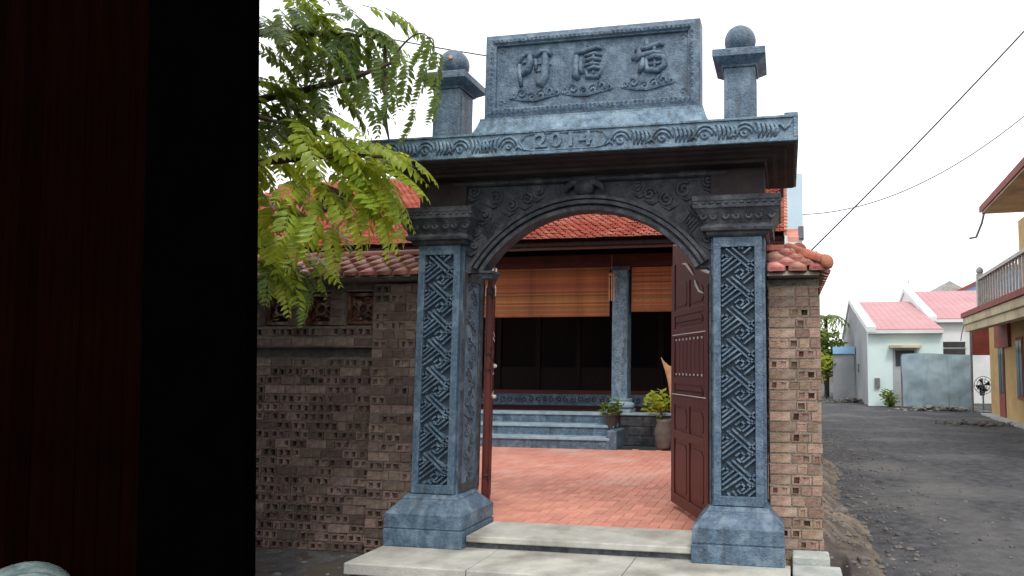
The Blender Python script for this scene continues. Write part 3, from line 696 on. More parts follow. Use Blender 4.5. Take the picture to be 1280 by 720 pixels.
o = st.build('gravel', 'rubble', smooth=False); o['kind'] = 'stuff'; tag(o, 'loose stones scattered over the verge and lane', 'gravel')
for (x, y, r, lb) in ((3.66, .62, .06, 'pale rounded stone on the earth verge near the wall corner'), (3.72, -.05, .075, 'flat tan stone lying before the concrete blocks'), (3.95, .35, .045, 'small grey stone at the edge of the earth verge'), (3.62, 2.3, .07, 'brown lump of earth beside the brick wall')):
    b = MB(); pebble(b, x, y, max(verge_z(x, y), -.255)+r*.3, r, rg); tag(b.build('stone', 'rubble', bevel=.01), lb, 'stone')

# ------------------------------------------------------------------ courtyard and house
FZ = .034
cf = MB(); cf.box(-7, 3.09, .435, 5.45, -.28, FZ-.004); CF = structure(cf.build('courtyard_floor', 'grout'))
U = .10; tm = [[], []]
for k in range(3):
    for q in (0, 1):
        a, c = ((2*U, U), (U, 2*U))[q]; b = MB(); b.rect(.002, a-.002, .002, c-.002, [(0, 0), (.006, 0), (.0075, -.0025)]); tm[q].append(b)
MT = [[b.mesh('floor_tile', X['floor']) for b in q] for q in tm]
spots = []
for a in range(-80, 80):
    for c in range(-40, 40):
        ux, uy = a+2*c, a-2*c
        for q, (ox_, oy_) in enumerate(((0, 0), (0, 1))):
            x = -1+(ux+ox_)*U; y = .48+(uy+oy_)*U
            if y < .36 or y > 5.42 or x > 2.75 or x < .30-(y-.5)*.62: continue
            spots.append((y, x, q))
spots.sort(); rest = MB()
for k, (y, x, q) in enumerate(spots):
    z = FZ-.0045+random.uniform(0, .0015)
    if k < 300: link('floor_tile', random.choice(MT[q]), CF, (x, y, z))
    else:
        b = random.choice(tm[q]); rest.add([(p[0]+x, p[1]+y, p[2]+z) for p in b.v], b.f)
q = rest.build('floor_tiles', 'floor', CF); q['kind'] = 'stuff'
hs = thing('courtyard_house', 'old timber house with red tiled roof and dark veranda behind the gate', 'house', (0, 0, 0))
PZ = .585
for k, (y, z) in enumerate(((5.42, .225), (5.70, .405), (5.98, PZ))):
    s = MB(); s.box(-6, .25, y, 8.0 if k == 2 else y+.4, FZ, z-.045); S_ = s.build('stair_step', 'stone', hs)
    t = MB(); t.box(-6, .255, y-.025, y+.30 if k < 2 else 6.3, z-.044, z); t.build('nosing', 'nosing', S_, bevel=.006)
    c = MB(); rg = random.Random(k)
    for i in range(60): c.tube(spiral(-3.5+i*.062, z-.11, y-.001, .035, 1.1, rg.random()*6, 1 if i % 2 else -1, 7), .006, 4)
    c.build('riser_carving', 'stone_top', S_)
s = MB(); s.box(.262, 3.05, 6.0, 8.0, FZ, PZ-.035); S_ = s.build('veranda_plinth', 'stone_dark', hs)
t = MB(); t.box(.262, 3.05, 5.965, 6.3, PZ-.034, PZ); t.build('plinth_edge', 'nosing', S_, bevel=.006)
for j in range(3):
    for i in range(7): b = MB(); x = .30+i*.39+(.15 if j % 2 else 0); b.box(x, x+.375, 5.985, 6.01, FZ+.02+j*.16, FZ+.165+j*.16); b.build('plinth_stone', 'stone_dark', S_, bevel=.006)
k_ = MB(); k_.rect(.20, .37, 5.40, 5.95, [(FZ, 0), (FZ+.30, 0), (FZ+.315, -.02)]); k_.build('stair_cheek', 'stone', hs, bevel=.008)
fl = MB(); fl.box(-6, 3.05, 6.31, 9.4, PZ-.1, PZ-.004); fl.build('veranda_floor', 'wood', hs)
# stone columns
for cx in (.23, -2.75, -5.6):
    cy = 6.25; c = MB(); c.box(cx-.14, cx+.14, cy-.14, cy+.14, PZ+.22, 3.12); C_ = c.build('stone_column', 'stone_top', hs, bevel=.012)
    b = MB(); b.box(cx-.21, cx+.21, cy-.21, cy+.21, PZ, PZ+.06); b.lathe([(.19, PZ+.06), (.235, PZ+.10), (.235, PZ+.14), (.18, PZ+.19), (.2, PZ+.215), (.2, PZ+.235)], (cx, cy, 0), 20); b.build('column_base', 'nosing', C_, auto=40)
    h = MB(); h.rect(cx-.14, cx+.14, cy-.14, cy+.14, [(3.05, .01), (3.07, .035), (3.12, .04)]); h.build('column_head', 'stone_dark', C_)
    r = MB(); rg = random.Random(6)
    for i in range(20):
        z = PZ+.5+i*.095; r.tube(spiral(cx+.05*math.sin(i*1.9), z, cy-.142, .05, 1.2, rg.random()*6, 1 if i % 2 else -1, 9), .008, 4)
    r.build('column_carving', 'nosing', C_)
# beams, dark interior
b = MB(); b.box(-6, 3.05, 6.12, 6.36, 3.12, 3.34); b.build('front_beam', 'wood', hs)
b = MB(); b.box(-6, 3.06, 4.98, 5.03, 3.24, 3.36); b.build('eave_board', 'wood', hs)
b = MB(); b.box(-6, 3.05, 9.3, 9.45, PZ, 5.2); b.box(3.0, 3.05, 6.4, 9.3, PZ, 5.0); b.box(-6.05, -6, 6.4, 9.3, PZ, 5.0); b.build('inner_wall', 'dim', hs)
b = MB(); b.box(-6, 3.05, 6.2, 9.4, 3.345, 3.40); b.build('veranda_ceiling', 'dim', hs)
sill = MB(); sill.box(-5, .6, 7.95, 8.05, PZ-.004, PZ+.22); SL = sill.build('carved_sill', 'stone', hs)
c = MB(); rg = random.Random(8)
for i in range(30): c.tube(spiral(-3.9+i*.15, PZ+.11, 7.948, .065, 1.2, rg.random()*6, 1 if i % 2 else -1, 9), .012, 4)
c.build('sill_carving', 'stone_dark', SL)
b = MB(); b.box(-5, 3.0, 7.97, 8.03, PZ+.221, PZ+.30); b.build('sill_rail', 'door', hs)
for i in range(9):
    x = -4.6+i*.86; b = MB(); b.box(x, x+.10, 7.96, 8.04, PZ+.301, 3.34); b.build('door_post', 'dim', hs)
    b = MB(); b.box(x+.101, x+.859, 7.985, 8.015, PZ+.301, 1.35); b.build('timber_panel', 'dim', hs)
for cx in (2.6,):
    b = MB(); b.lathe([(.11, PZ), (.12, 1.2), (.115, 3.34)], (cx, 7.3, 0), 14); b.build('timber_post', 'dim', hs, smooth=True)
# bamboo blinds
for (x0, x1, z0, z1, lb) in ((-2.30, .035, 2.275, 3.115, 'wide rolled down bamboo blind left of the stone column'), (.43, 1.75, 2.35, 3.115, 'shorter bamboo blind right of the stone column, partly behind the door')):
    bl = thing('bamboo_blind', lb, 'blind', (x0, 6.14, z0), 'bamboo blinds of the veranda')
    n = int((z1-z0)/.028)
    me = []
    for q in range(4):
        s = MB(); s.box(0, x1-x0, -.005+random.uniform(-.002, .002), .005, 0, .0265); me.append(s.mesh('slat', X['bamboo']))
    for i in range(n): link('slat', random.choice(me), bl, (0, random.uniform(-.002, .002), i*.028))
    s = MB()
    for i in range(int((x1-x0)/.16)+1):
        s.box(i*.16+.03, i*.16+.034, -.009, -.0075, 0, z1-z0)
    s.build('cord', 'bamboo', bl)
    s = MB(); s.tube([(0, 0, -.01), (x1-x0, 0, -.01)], .02, 8); s.build('bottom_rail', 'bamboo', bl)
cm = thing('wind_chime', 'small golden hanging ornament in front of the stone column head', 'chime', (.12, 5.95, 2.5))
s = MB()
for dx in (-.04, 0, .04): s.tube([(dx, 0, .0), (dx, 0, .42+.04*(dx == 0))], .011, 6)
s.build('tubes', 'horn', cm); s = MB(); s.tube([(0, 0, .46), (0, 0, .80)], .003, 4); s.lathe([(.005, .50), (.06, .46), (.06, .44)], (0, 0, 0), 10); s.build('hanger', 'horn', cm)
# roof
E0, EZ, RY, RZ = 4.93, 3.37, 8.9, 5.62
rs_ = MB(); rs_.loft([[(x, E0, EZ-.03), (x, RY, RZ-.03), (x, 13, 3.3), (x, 13, 3.2), (x, RY, RZ-.13), (x, E0, EZ-.08)] for x in (-9, 3.06)]); rs_.build('roof_deck', 'dim', hs)  # deck coloured near black to stand for shadow between the tiles
rt_ = MB(); sl_ = math.atan2(RZ-EZ, RY-E0); LEN = math.hypot(RZ-EZ, RY-E0); tw, ex = .125, .088
uv = Vector((0, math.cos(sl_), math.sin(sl_))); nv = Vector((0, -math.sin(sl_), math.cos(sl_))); rg = random.Random(1)
rows = int(LEN/ex)
for r in range(rows):
    x = -9+(tw/2 if r % 2 else 0)
    while x < 3.02:
        p = Vector((x, E0-.05, EZ))+uv*(r*ex); lift = rg.uniform(-.006, .006); w2 = tw/2*.90
        o = [(-w2, .05), (-w2*.75, .015), (0, 0), (w2*.75, .015), (w2, .05), (w2, ex+.05), (-w2, ex+.05)]
        v = []
        for (a, bq) in o:
            v.append(p+XA*(a+w2)+uv*bq+nv*(.064-.050*bq/ex+lift))
        v += [q_-nv*.022 for q_ in v[:5]]
        rt_.add(v, [(0, 1, 2, 3, 4, 5, 6), (0, 7, 8, 1), (1, 8, 9, 2), (2, 9, 10, 3), (3, 10, 11, 4)])
        x += tw
q = rt_.build('roof_tiles', 'roof', hs); q['kind'] = 'stuff'
rd = MB(); rd.tube([(-9, RY, RZ+.04), (3.08, RY, RZ+.04)], .11, 10); rd.build('roof_ridge', 'ridge', hs)
vg = MB(); vg.loft([[(x, E0-.05, EZ-.03), (x, RY, RZ+.0), (x, RY, RZ+.07), (x, E0-.05, EZ+.05)] for x in (3.055, 3.10)]); vg.build('roof_verge', 'ridge', hs)
# little lean-to roof past the verge
lt = MB(); lt.loft([[(x, 4.95, 3.33), (x, 5.6, 3.58), (x, 5.6, 3.5), (x, 4.95, 3.25)] for x in (3.11, 3.27)]); lt.build('pent_roof', 'roof', hs)

# potted plants and palm spathe on the veranda edge
def leafy(mb, cx, cy, cz, r, n, size, rg, fl=.8):
    for i in range(n):
        d = Vector((rg.gauss(0, 1), rg.gauss(0, 1), rg.gauss(0, 1)*fl)); d.normalize(); d *= r*rg.random()**.4
        p = Vector((cx, cy, cz))+d; a = Vector((rg.uniform(-1, 1), rg.uniform(-1, 1), rg.uniform(-.4, .7))).normalized(); b = a.cross(Vector((rg.uniform(-1, 1), rg.uniform(-1, 1), 1))).normalized()
        L = size*rg.uniform(.6, 1.3); W = L*.32
        mb.add([p, p+a*L*.5+b*W, p+a*L, p+a*L*.5-b*W], [(0, 1, 2, 3)])
rg = random.Random(21)
pt = thing('potted_plant', 'small leafy plant in dark tapered pot beside the stair cheek', 'plant', (.20, 5.74, .36))
b = MB(); b.lathe([(.075, .0), (.125, .20), (.145, .21), (.145, .235), (.12, .235), (.11, .20)], (0, 0, 0), 16); b.build('pot', 'pot', pt, auto=40)
b = MB(); leafy(b, 0, 0, .33, .19, 130, .10, rg); b.build('foliage', 'leaf2', pt)
pl = MB(); pl.box(.09, .31, 5.64, 5.86, .3605, .362)
pt = thing('potted_plant', 'bushy light green plant in tall stoneware vase by the open door', 'plant', (1.10, 5.62, FZ+.003))
b = MB(); b.lathe([(.10, 0), (.13, .05), (.15, .3), (.11, .44), (.13, .49), (.10, .49), (.09, .40)], (0, 0, 0), 18); b.build('vase', 'vase', pt, smooth=True)
b = MB(); leafy(b, -.10, 0, .74, .23, 150, .11, rg, .8); b.build('foliage', 'leaf', pt)
b = MB()
for i in range(5): b.tube([(0, 0, .42), (rg.uniform(-.12, .08), rg.uniform(-.1, .1), .8)], .008, 5)
b.build('stems', 'bark', pt)
hn = thing('dry_palm_spathe', 'curved pale wooden blades standing behind the vase plant', 'ornament', (1.16, 6.12, PZ))
for dx, h_ in ((0, .95), (.05, .88), (.10, .82)):
    b = MB(); b.tube([(.0+dx, 0, .0), (.0+dx, 0, .3), (-.03+dx, 0, .55), (-.10+dx, 0, .75), (-.20+dx, 0, h_)], [.035, .05, .055, .04, .005], 8, .35); b.build('blade', 'horn', hn, smooth=True)

# ------------------------------------------------------------------ made-up fence in place of the dark tablet edge, jar before it
fn = thing('made_up_dark_fence', 'made-up near black fence with a wide upright, standing in for a tablet edge and dark surroundings', 'fence', (-.05, -1.6, -.31))
lean = rad(-3.0)
b = MB(); b.box(-.745, .0, 0, .10, 0, 5.2); u_ = b.build('added_black_upright', 'black', fn, bevel=.01); u_.rotation_euler = (0, lean, 0)
bm_ = []
for q in range(3):
    b = MB(); wv = .168; b.box(0, wv, 0, .03, 0, 5.0); bm_.append(b.mesh('board', X['brown']))
for i in range(14):
    o = link('board', random.choice(bm_), fn, (-.905-i*.172, .03+random.uniform(0, .006), 0), (0, lean, 0))
b = MB(); b.box(-3.3, -.75, .065, .12, .5, .62); b.box(-3.3, -.75, .065, .12, 2.2, 2.32); b.box(-3.3, -.75, .065, .12, 3.9, 4.02); b.build('rail', 'brown', fn)
jr_ = thing('glazed_jar', 'pale teal glazed jar tipped on its side before the made-up dark fence', 'jar', (-1.24, -1.95, -.02))
b = MB(); prof = [(.12, .36), (.20, .34), (.235, .22), (.22, .08), (.185, .02), (.225, .0), (.215, -.02), (.165, -.025), (.15, .01), (.17, .10), (.15, .30)]
b.lathe(prof, (0, 0, 0), 28); j_ = b.build('body', 'teal', jr_, smooth=True); j_.rotation_euler = (rad(-90), 0, 0); j_.location = (0, 0, .0)
b = MB(); b.lathe([(.155, .05), (.155, .052)], (0, 0, 0), 24); i_ = b.build('inside_shade', 'inside', jr_); i_.rotation_euler = (rad(-90), 0, 0)  # near-black disc in the mouth, put in as the hollow's shade
jr_.rotation_euler = (0, 0, rad(53)); jr_.location = (-1.03, -2.06, .035)
sm = MB(); sm.box(-1.65, -.85, -2.25, -1.68, -.31, -.236); tag(sm.build('stone_kerb', 'stone_dark', bevel=.02), 'low dark stone slab under the teal jar', 'slab')

# ------------------------------------------------------------------ tree with pinnate leaves
def frond_mesh(seed, m, L=.42, pairs=11):
    rg = random.Random(seed); b = MB(); droop = rg.uniform(.25, .6); bend = rg.uniform(-.25, .25)
    pt = lambda t: Vector((bend*L*t*t, L*t*(1-.15*droop*t), -droop*L*t*t))
    b.tube([pt(i/6) for i in range(7)], [.0035*(1-.7*i/6) for i in range(7)], 3)
    for i in range(pairs):
        t = .12+.88*i/(pairs-1); p = pt(t); d = (pt(min(1.02, t+.03))-pt(t-.03)).normalized()
        side = d.cross(Vector((0, 0, 1))).normalized()
        for s in (-1, 1):
            if rg.random() < .06: continue
            ln = L*.25*(math.sin(math.pi*(.18+.75*t))**.7)*rg.uniform(.85, 1.15); wd = ln*.20
            a = (side*s+d*rg.uniform(.35, .7)+Vector((0, 0, rg.uniform(-.65, -.1)))).normalized(); nn = a.cross(d).normalized(); c = a.cross(nn).normalized()
            if abs(c.length) < .1: continue
            q = [p, p+a*ln*.3+c*wd, p+a*ln*.65+c*wd*.8, p+a*ln+Vector((0, 0, -.12*ln)), p+a*ln*.65-c*wd*.8, p+a*ln*.3-c*wd]
            mid = p+a*ln*.5-nn*wd*.25
            b.add(q+[mid], [(0, 1, 6), (1, 2, 6), (2, 3, 6), (3, 4, 6), (4, 5, 6), (5, 0, 6)])
    return b.mesh('frond', X[m], smooth=False)
tr = thing('leafy_tree', 'tree with drooping pinnate green leaves hanging over the brick wall coping', 'tree', (-2.2, -.75, -.25))
FM = {'leaf': [frond_mesh(40+i, 'leaf') for i in range(5)], 'leaf2': [frond_mesh(60+i, 'leaf2', .40, 12) for i in range(5)]}
TO = Vector((-2.2, -.75, -.25)); rg = random.Random(77)
b = MB(); trunk = [Vector((-2.2, -.75, -.3)), Vector((-2.15, -.72, 1)), Vector((-2.05, -.75, 2.2)), Vector((-1.8, -.8, 3.1)), Vector((-1.5, -.85, 3.9)), Vector((-1.3, -.8, 4.7))]
b.tube([p-TO for p in trunk], [.12, .10, .085, .07, .05, .03], 10); b.build('trunk', 'bark', tr, smooth=True)
LIMBS = [[(-2.05, -.75, 2.2), (-1.5, -.9, 2.65), (-.9, -.95, 2.85), (-.35, -.9, 2.9), (.05, -.87, 2.9), (.28, -.86, 2.88)],
         [(-1.8, -.8, 3.1), (-1.2, -.75, 3.4), (-.6, -.7, 3.5), (-.1, -.75, 3.55), (.25, -.8, 3.62)],
         [(-1.5, -.85, 3.9), (-1.0, -.7, 4.0), (-.5, -.7, 3.95), (-.1, -.7, 3.9)],
         [(-2.1, -.75, 1.7), (-1.6, -.8, 2.1), (-1.1, -.8, 2.3), (-.75, -.75, 2.28)],
         [(-1.8, -.8, 3.1), (-1.3, -1.0, 3.3), (-.8, -1.1, 3.2), (-.45, -1.1, 3.1)]]
for k, Lm in enumerate(LIMBS):
    b = MB(); n = len(Lm); b.tube([Vector(p)-TO for p in Lm], [.035*(1-i/n)+.005 for i in range(n)], 7); b.build('branch', 'bark', tr, smooth=True)
def put_frond(p, heading, pitch, sc, kind):
    o = link('frond', rg.choice(FM[kind]), tr)
    R = Matrix.Rotation(heading, 4, 'Z') @ Matrix.Rotation(pitch, 4, 'X') @ Matrix.Rotation(rg.uniform(-.4, .4), 4, 'Y')
    o.matrix_basis = Matrix.Translation(Vector(p)-TO) @ R @ Matrix.Scale(sc, 4)
# (centre, spread, count, kind, preferred heading (from +Y, anticlockwise), pitch range, scale)
CL = [((-.62, -.7, 4.05), (.40, .35, .28), 42, 'leaf2', None, (-.9, .2), (.9, 1.2)),
      ((-.70, -.7, 3.45), (.35, .35, .32), 40, 'leaf2', None, (-.8, .2), (.9, 1.2)),
      ((-.20, -.7, 3.90), (.26, .3, .20), 26, 'leaf2', None, (-1.1, 0), (.8, 1.1)),
      ((-.62, -.75, 3.05), (.34, .3, .25), 32, 'leaf', None, (-.8, .3), (1.0, 1.3)),
      ((-.25, -.8, 3.02), (.24, .25, .14), 20, 'leaf', -1.6, (-.5, .2), (1.0, 1.25)),
      ((-.15, -.8, 2.72), (.25, .2, .12), 16, 'leaf', -1.7, (-.75, .0), (1.0, 1.25)),
      ((-.80, -.7, 2.55), (.25, .25, .20), 24, 'leaf', None, (-1.0, .1), (.9, 1.2)),
      ((-.72, -.7, 2.15), (.2, .2, .10), 10, 'leaf2', None, (-1.2, -.3), (.8, 1.0)),
      ((-1.35, -.6, 3.3), (.45, .3, .6), 26, 'leaf2', None, (-.8, .3), (.9, 1.2))]
for c, s, n, kind, hd, pr_, sc in CL:
    for i in range(n):
        p = [c[j]+max(-1.6, min(1.6, rg.gauss(0, .6)))*s[j] for j in range(3)]
        if p[1] < -1.05: p[1] = -1.05
        h = (rg.uniform(-2.6, .9) if hd is None else hd+rg.gauss(0, .45))
        if hd is None and rg.random() < .45: h = -1.6+rg.gauss(0, .6)
        put_frond(p, h, rg.uniform(*pr_), rg.uniform(*sc), kind)
for p, h, pi_, s in (((.28, -.8, 3.72), -1.5, -1.35, .8), ((.36, -.8, 3.62), -1.9, -1.45, .85), ((.47, -.75, 3.62), -1.3, -1.5, .8), ((.22, -.8, 3.40), -2.2, -1.4, .7), ((.40, -.75, 3.3), -1.2, -1.45, .75), ((.50, -.72, 3.86), -1.4, -1.5, .85), ((.56, -.72, 3.74), -1.9, -1.55, .9), ((.44, -.72, 3.88), -1.0, -1.45, .9), ((.58, -.72, 3.45), -1.5, -1.5, .75), ((.12, -.8, 3.75), -1.6, -1.2, .9), ((.05, -.8, 3.45), -1.7, -1.1, .9)):
    put_frond(p, h, pi_, s, 'leaf2')
for p, h, pi_, s in (((.28, -.85, 2.93), -1.5, -.22, 1.1), ((.24, -.88, 2.84), -1.45, -.42, 1.15), ((.22, -.85, 2.70), -1.4, -.75, 1.2), ((.16, -.9, 2.98), -1.8, -.3, 1.1), ((.18, -.86, 2.60), -1.6, -1.0, 1.1), ((.12, -.9, 2.86), -1.55, -.25, 1.15), ((.10, -.85, 2.74), -1.5, -.55, 1.15), ((.05, -.88, 2.66), -1.45, -.9, 1.15), ((.0, -.9, 2.55), -1.7, -.95, 1.0), ((-.25, -.9, 2.62), -2.2, -1.1, 1.1), ((-.35, -.9, 2.5), -1.9, -1.2, 1.1),
                     ((-.75, -.7, 2.2), -1.7, -.5, 1.1), ((-.70, -.7, 2.12), -2.1, -.8, .9), ((-.2, -.8, 2.42), -2.4, -1.25, .9)):
    put_frond(p, h, pi_, s, 'leaf')
b = MB(); b.tube([Vector((.2, -.79, 3.61))*(1-t)**2+Vector((.52, -.75, 4.15))*2*t*(1-t)+Vector((.58, -.72, 3.44))*t*t-TO for t in [k/14 for k in range(15)]], [.007*(1-k/15)+.0015 for k in range(15)], 5); b.build('twig', 'bark', tr, smooth=True)
for p in ((.14, -.75, 3.45), (.16, -.75, 3.2)):
    b = MB(); b.tube([Vector(p)-TO+Vector((0, 0, .35)), Vector(p)-TO, Vector(p)-TO+Vector((.04, 0, -.15))], [.008, .02, .006], 6); b.build('seed_cluster', 'bark', tr, smooth=True)

# ------------------------------------------------------------------ far houses
def gable_house(name, label, x0, x1, y0, y1, ze, yr, zr, wall, side, zb=-.3):
    h = thing(name, label, 'house', (0, 0, 0))
    b = MB(); b.box(x0, x1, y0, y0+.2, zb, ze); b.build('front_wall', wall, h)
    b = MB(); pts = [(y0+.2, zb), (y1, zb), (y1, ze+.1), (yr, zr), (y0+.2, ze+.03)]
    b.add([(x0, y, z) for y, z in pts]+[(x0+.2, y, z) for y, z in pts], [(0, 1, 2, 3, 4), (9, 8, 7, 6, 5)]+[(i, 5+i, 5+(i+1) % 5, (i+1) % 5) for i in range(5)]); b.build('gable_wall', side, h)
    b = MB(); b.add([(x1-.2, y, z) for y, z in pts]+[(x1, y, z) for y, z in pts], [(0, 1, 2, 3, 4), (9, 8, 7, 6, 5)]+[(i, 5+i, 5+(i+1) % 5, (i+1) % 5) for i in range(5)]); b.build('gable_wall', side, h)
    b = MB(); b.box(x0, x1, y1-.01, y1+.2, zb, ze+.1); b.build('back_wall', side, h)
    rf_ = MB(); L = Vector((0, yr-y0, zr-ze)); n = 12
    rf_.loft([[(x, y0-.15, ze+.03), (x, yr, zr+.06), (x, y1+.2, ze+.1), (x, y1+.2, ze), (x, yr, zr-.04), (x, y0-.15, ze-.05)] for x in (x0+.12, x1-.02)]); R_ = rf_.build('roof', 'pink', h)
    r_ = MB(); i = x0+.3
    while i < x1-.05:
        r_.loft([[(i+dx, y0-.14, ze+.06+dz), (i+dx, yr, zr+.085+dz)][k_] and (i+dx, (y0-.14, yr)[k_], (ze+.035, zr+.065)[k_]+dz) for dx, dz in ((0, 0), (.05, 0), (.035, .025), (.015, .025))] for k_ in (0, 1)) if False else r_.add([(i, y0-.14, ze+.034), (i+.05, y0-.14, ze+.034), (i+.025, y0-.14, ze+.046), (i, yr, zr+.064), (i+.05, yr, zr+.064), (i+.025, yr, zr+.076)], [(0, 2, 1), (3, 4, 5), (0, 3, 5, 2), (2, 5, 4, 1), (0, 1, 4, 3)]); i += .28
    r_.build('roof_ribs', 'pink', R_)
    b = MB(); b.loft([[(x, y0-.3, ze-.1), (x, y0-.3, ze+.12), (x, yr, zr+.25), (x, y1+.2, ze+.3), (x, y1+.2, ze+.1), (x, yr, zr+.0)] for x in (x0-.06, x0+.32)]); b.build('parapet', 'white', h)
    b = MB(); b.box(x0, x1, y0-.28, y0-.0, ze-.16, ze-.03); b.build('eave_fascia', 'white', h)
    return h
h1 = gable_house('pink_roofed_house', 'small mint green house with grey gable end and pink roof', 6.45, 9.45, 24, 36.2, 2.92, 31.6, 4.75, 'mint', 'grey')
b = MB(); b.box(7.45, 8.40, 23.97, 24.04, -.25, 2.12); d_ = b.build('doorway', 'grey', h1)
b = MB(); b.box(7.55, 8.3, 23.955, 23.969, 1.4, 2.05); b.build('fanlight', 'glass', d_)
b = MB(); b.box(7.30, 8.55, 23.65, 24.0, 2.16, 2.26); b.build('door_canopy', 'cream', h1)
b = MB(); b.box(6.43, 6.449, 27.5, 28.0, 1.1, 1.5); b.build('vent_opening', 'glass', h1)
b = MB(); b.box(6.7, 6.9, 23.9, 23.999, .5, .9); b.build('meter_box', 'metal', h1)
h2 = gable_house('pink_roofed_house', 'larger white house with pink roof behind the blue grey tarp', 9.5, 15.5, 27, 38, 3.55, 33, 5.42, 'white', 'white')
for z in (1.93, 2.25):
    b = MB(); b.box(10.0, 11.05, 26.97, 27.01, z, z+.26); w_ = b.build('louvre_window', 'glass', h2)
    b = MB(); b.box(9.95, 11.1, 26.955, 26.969, z-.045, z-.005); b.box(9.95, 11.1, 26.955, 26.969, z+.265, z+.30); b.build('window_frame', 'white', w_)
b = MB(); b.tube([(9.72, 33, 5.6), (9.72, 33, 6.0)], .04, 6); b.lathe([(.02, 0), (.09, .06), (.02, .14)], (9.72, 33, 6.0), 8); b.build('finial', 'white', h2)
h3 = thing('blue_gable_house', 'bright blue gable with red verge beyond the white house', 'house', (0, 0, 0))
b = MB(); b.add([(13.3, 36.5, 3), (19, 36.5, 3), (19, 36.5, 5.9), (16.2, 36.5, 7.25), (13.3, 36.5, 5.9), (13.3, 40, 3), (19, 40, 3), (19, 40, 5.9), (16.2, 40, 7.25), (13.3, 40, 5.9)],
    [(0, 1, 2, 3, 4), (9, 8, 7, 6, 5), (0, 5, 6, 1), (1, 6, 7, 2), (2, 7, 8, 3), (3, 8, 9, 4), (4, 9, 5, 0)]); b.build('wall', 'blue', h3)
b = MB(); b.loft([[(13.0, y, 5.85), (16.2, y, 7.4), (19.3, y, 5.85), (19.3, y, 5.72), (16.2, y, 7.22), (13.0, y, 5.72)] for y in (36.2, 40.2)]); b.build('roof', 'redtrim', h3)
h4 = thing('grey_roof_cabin', 'low grey cabin roof peeping over the pink ridge', 'house', (0, 0, 0))
b = MB(); b.box(12.3, 14.0, 39, 41, 3, 6.2); b.build('wall', 'concrete', h4)
b = MB(); b.loft([[(12.1, y, 6.15), (13.2, y, 6.75), (14.2, y, 6.15), (14.2, y, 6.05), (12.1, y, 6.05)] for y in (38.8, 41.2)]); b.build('roof', 'concrete', h4)
tw_ = thing('pale_blue_building', 'pale blue rendered building rising behind the tiled house', 'building', (0, 0, 0))
b = MB(); b.box(.82, 3.56, 14, 17, -.3, 5.15); b.build('lower_wall', 'white', tw_)
b = MB(); b.box(.80, 3.58, 13.98, 17, 5.151, 6.9); b.build('wall', 'paleblue', tw_); b = MB(); b.box(3.45, 3.60, 13.9, 14.3, 5.0, 5.35); b.build('bracket', 'metal', tw_)

# ochre building with balcony
yb = thing('ochre_building', 'ochre balcony building with oxide red trim beside the lane', 'building', (9.98, 19.5, -.3))
yb.rotation_euler = (0, 0, rad(-4.2))     # local: wall along -y, lane on -x
H = 5.9
b = MB(); b.box(0, 6, -14, 0, -.1, 3.3); b.build('ground_storey_wall', 'yellow', yb)
b = MB(); b.box(.9, 6, -14, -.6, 3.301, 6.6); b.build('upper_wall', 'yellow', yb)
b = MB(); b.box(-1.15, .9, -14, -1.9, 3.02, 3.25); b.build('balcony_slab', 'cream', yb, bevel=.02)
b = MB(); b.box(-1.2, .9, -14, -1.85, 3.251, 3.40); b.build('balcony_trim', 'redtrim', yb)
b = MB(); b.box(-1.10, -.85, -14, -1.95, 2.80, 3.019); b.build('balcony_beam', 'cream', yb)
b = MB(); b.box(-.1, .3, -3.0, -1.2, 2.3, 3.01); b.build('balcony_bracket', 'redtrim', yb)
for i in range(34):
    yv = -13.9+i*.30; b = MB(); b.box(-.98, -.93, yv, yv+.05, 3.40, 4.25); b.build('baluster', 'rail', yb)
b = MB(); b.box(-1.02, -.88, -14, -3.8, 4.25, 4.34); b.build('handrail', 'rail', yb)
b = MB(); b.box(-1.04, -.86, -3.80, -3.62, 3.40, 4.45); b.lathe([(.06, 4.45), (.11, 4.5), (.09, 4.6), (.02, 4.66)], (-.95, -3.71, 0), 10); b.build('newel', 'rail', yb)
b = MB(); b.loft([[(-.65, y, 6.55), (-.65, y, 6.75), (3, y, 8.6), (6.5, y, 6.8), (6.5, y, 6.6), (3, y, 8.3)] for y in (-14, -2.4)]); b.build('roof', 'redtrim', yb)
b = MB(); b.box(-.60, .9, -13.9, -2.5, 6.50, 6.549); b.build('eave_soffit', 'cream', yb)
b = MB(); b.tube([(-.55, -2.6, 6.5), (-.62, -2.6, 6.2), (-.80, -2.6, 5.75), (-1.0, -2.6, 5.72)], .035, 6); b.build('drain_hook', 'metal', yb)
for yv in (-1.35, -3.6, -6.2):
    b = MB(); b.box(-.03, .05, yv-.75, yv, .75 if yv < -1.5 else -.05, 2.55); W_ = b.build('window' if yv < -1.5 else 'door', 'redtrim', yb)
    b = MB(); b.box(-.045, -.031, yv-.68, yv-.42, .85, 2.45); b.box(-.045, -.031, yv-.36, yv-.07, .85, 2.45); b.build('pane', 'glass', W_)
b = MB(); b.box(-.35, .0, -14, 0, -.05, .10); b.build('plinth_ledge', 'concrete', yb)
aw = thing('red_awning_panel', 'oxide red hanging board at the far corner of the ochre building', 'awning', (9.6, 20.3, 1.8))
b = MB(); b.box(0, .62, 0, .06, 0, .95); b.build('board', 'redtrim', aw); b = MB(); b.box(-.03, .65, -.03, .09, .95, 1.02); b.build('top_rail', 'metal', aw)
b = MB(); b.tube([(.05, .03, 1.02), (.05, .03, 1.55)], .012, 5); b.tube([(.57, .03, 1.02), (.57, .03, 1.55)], .012, 5); b.build('hanger', 'metal', aw)
po = thing('lane_pole', 'thin grey utility pole in front of the white house', 'pole', (9.55, 20.2, -.3))
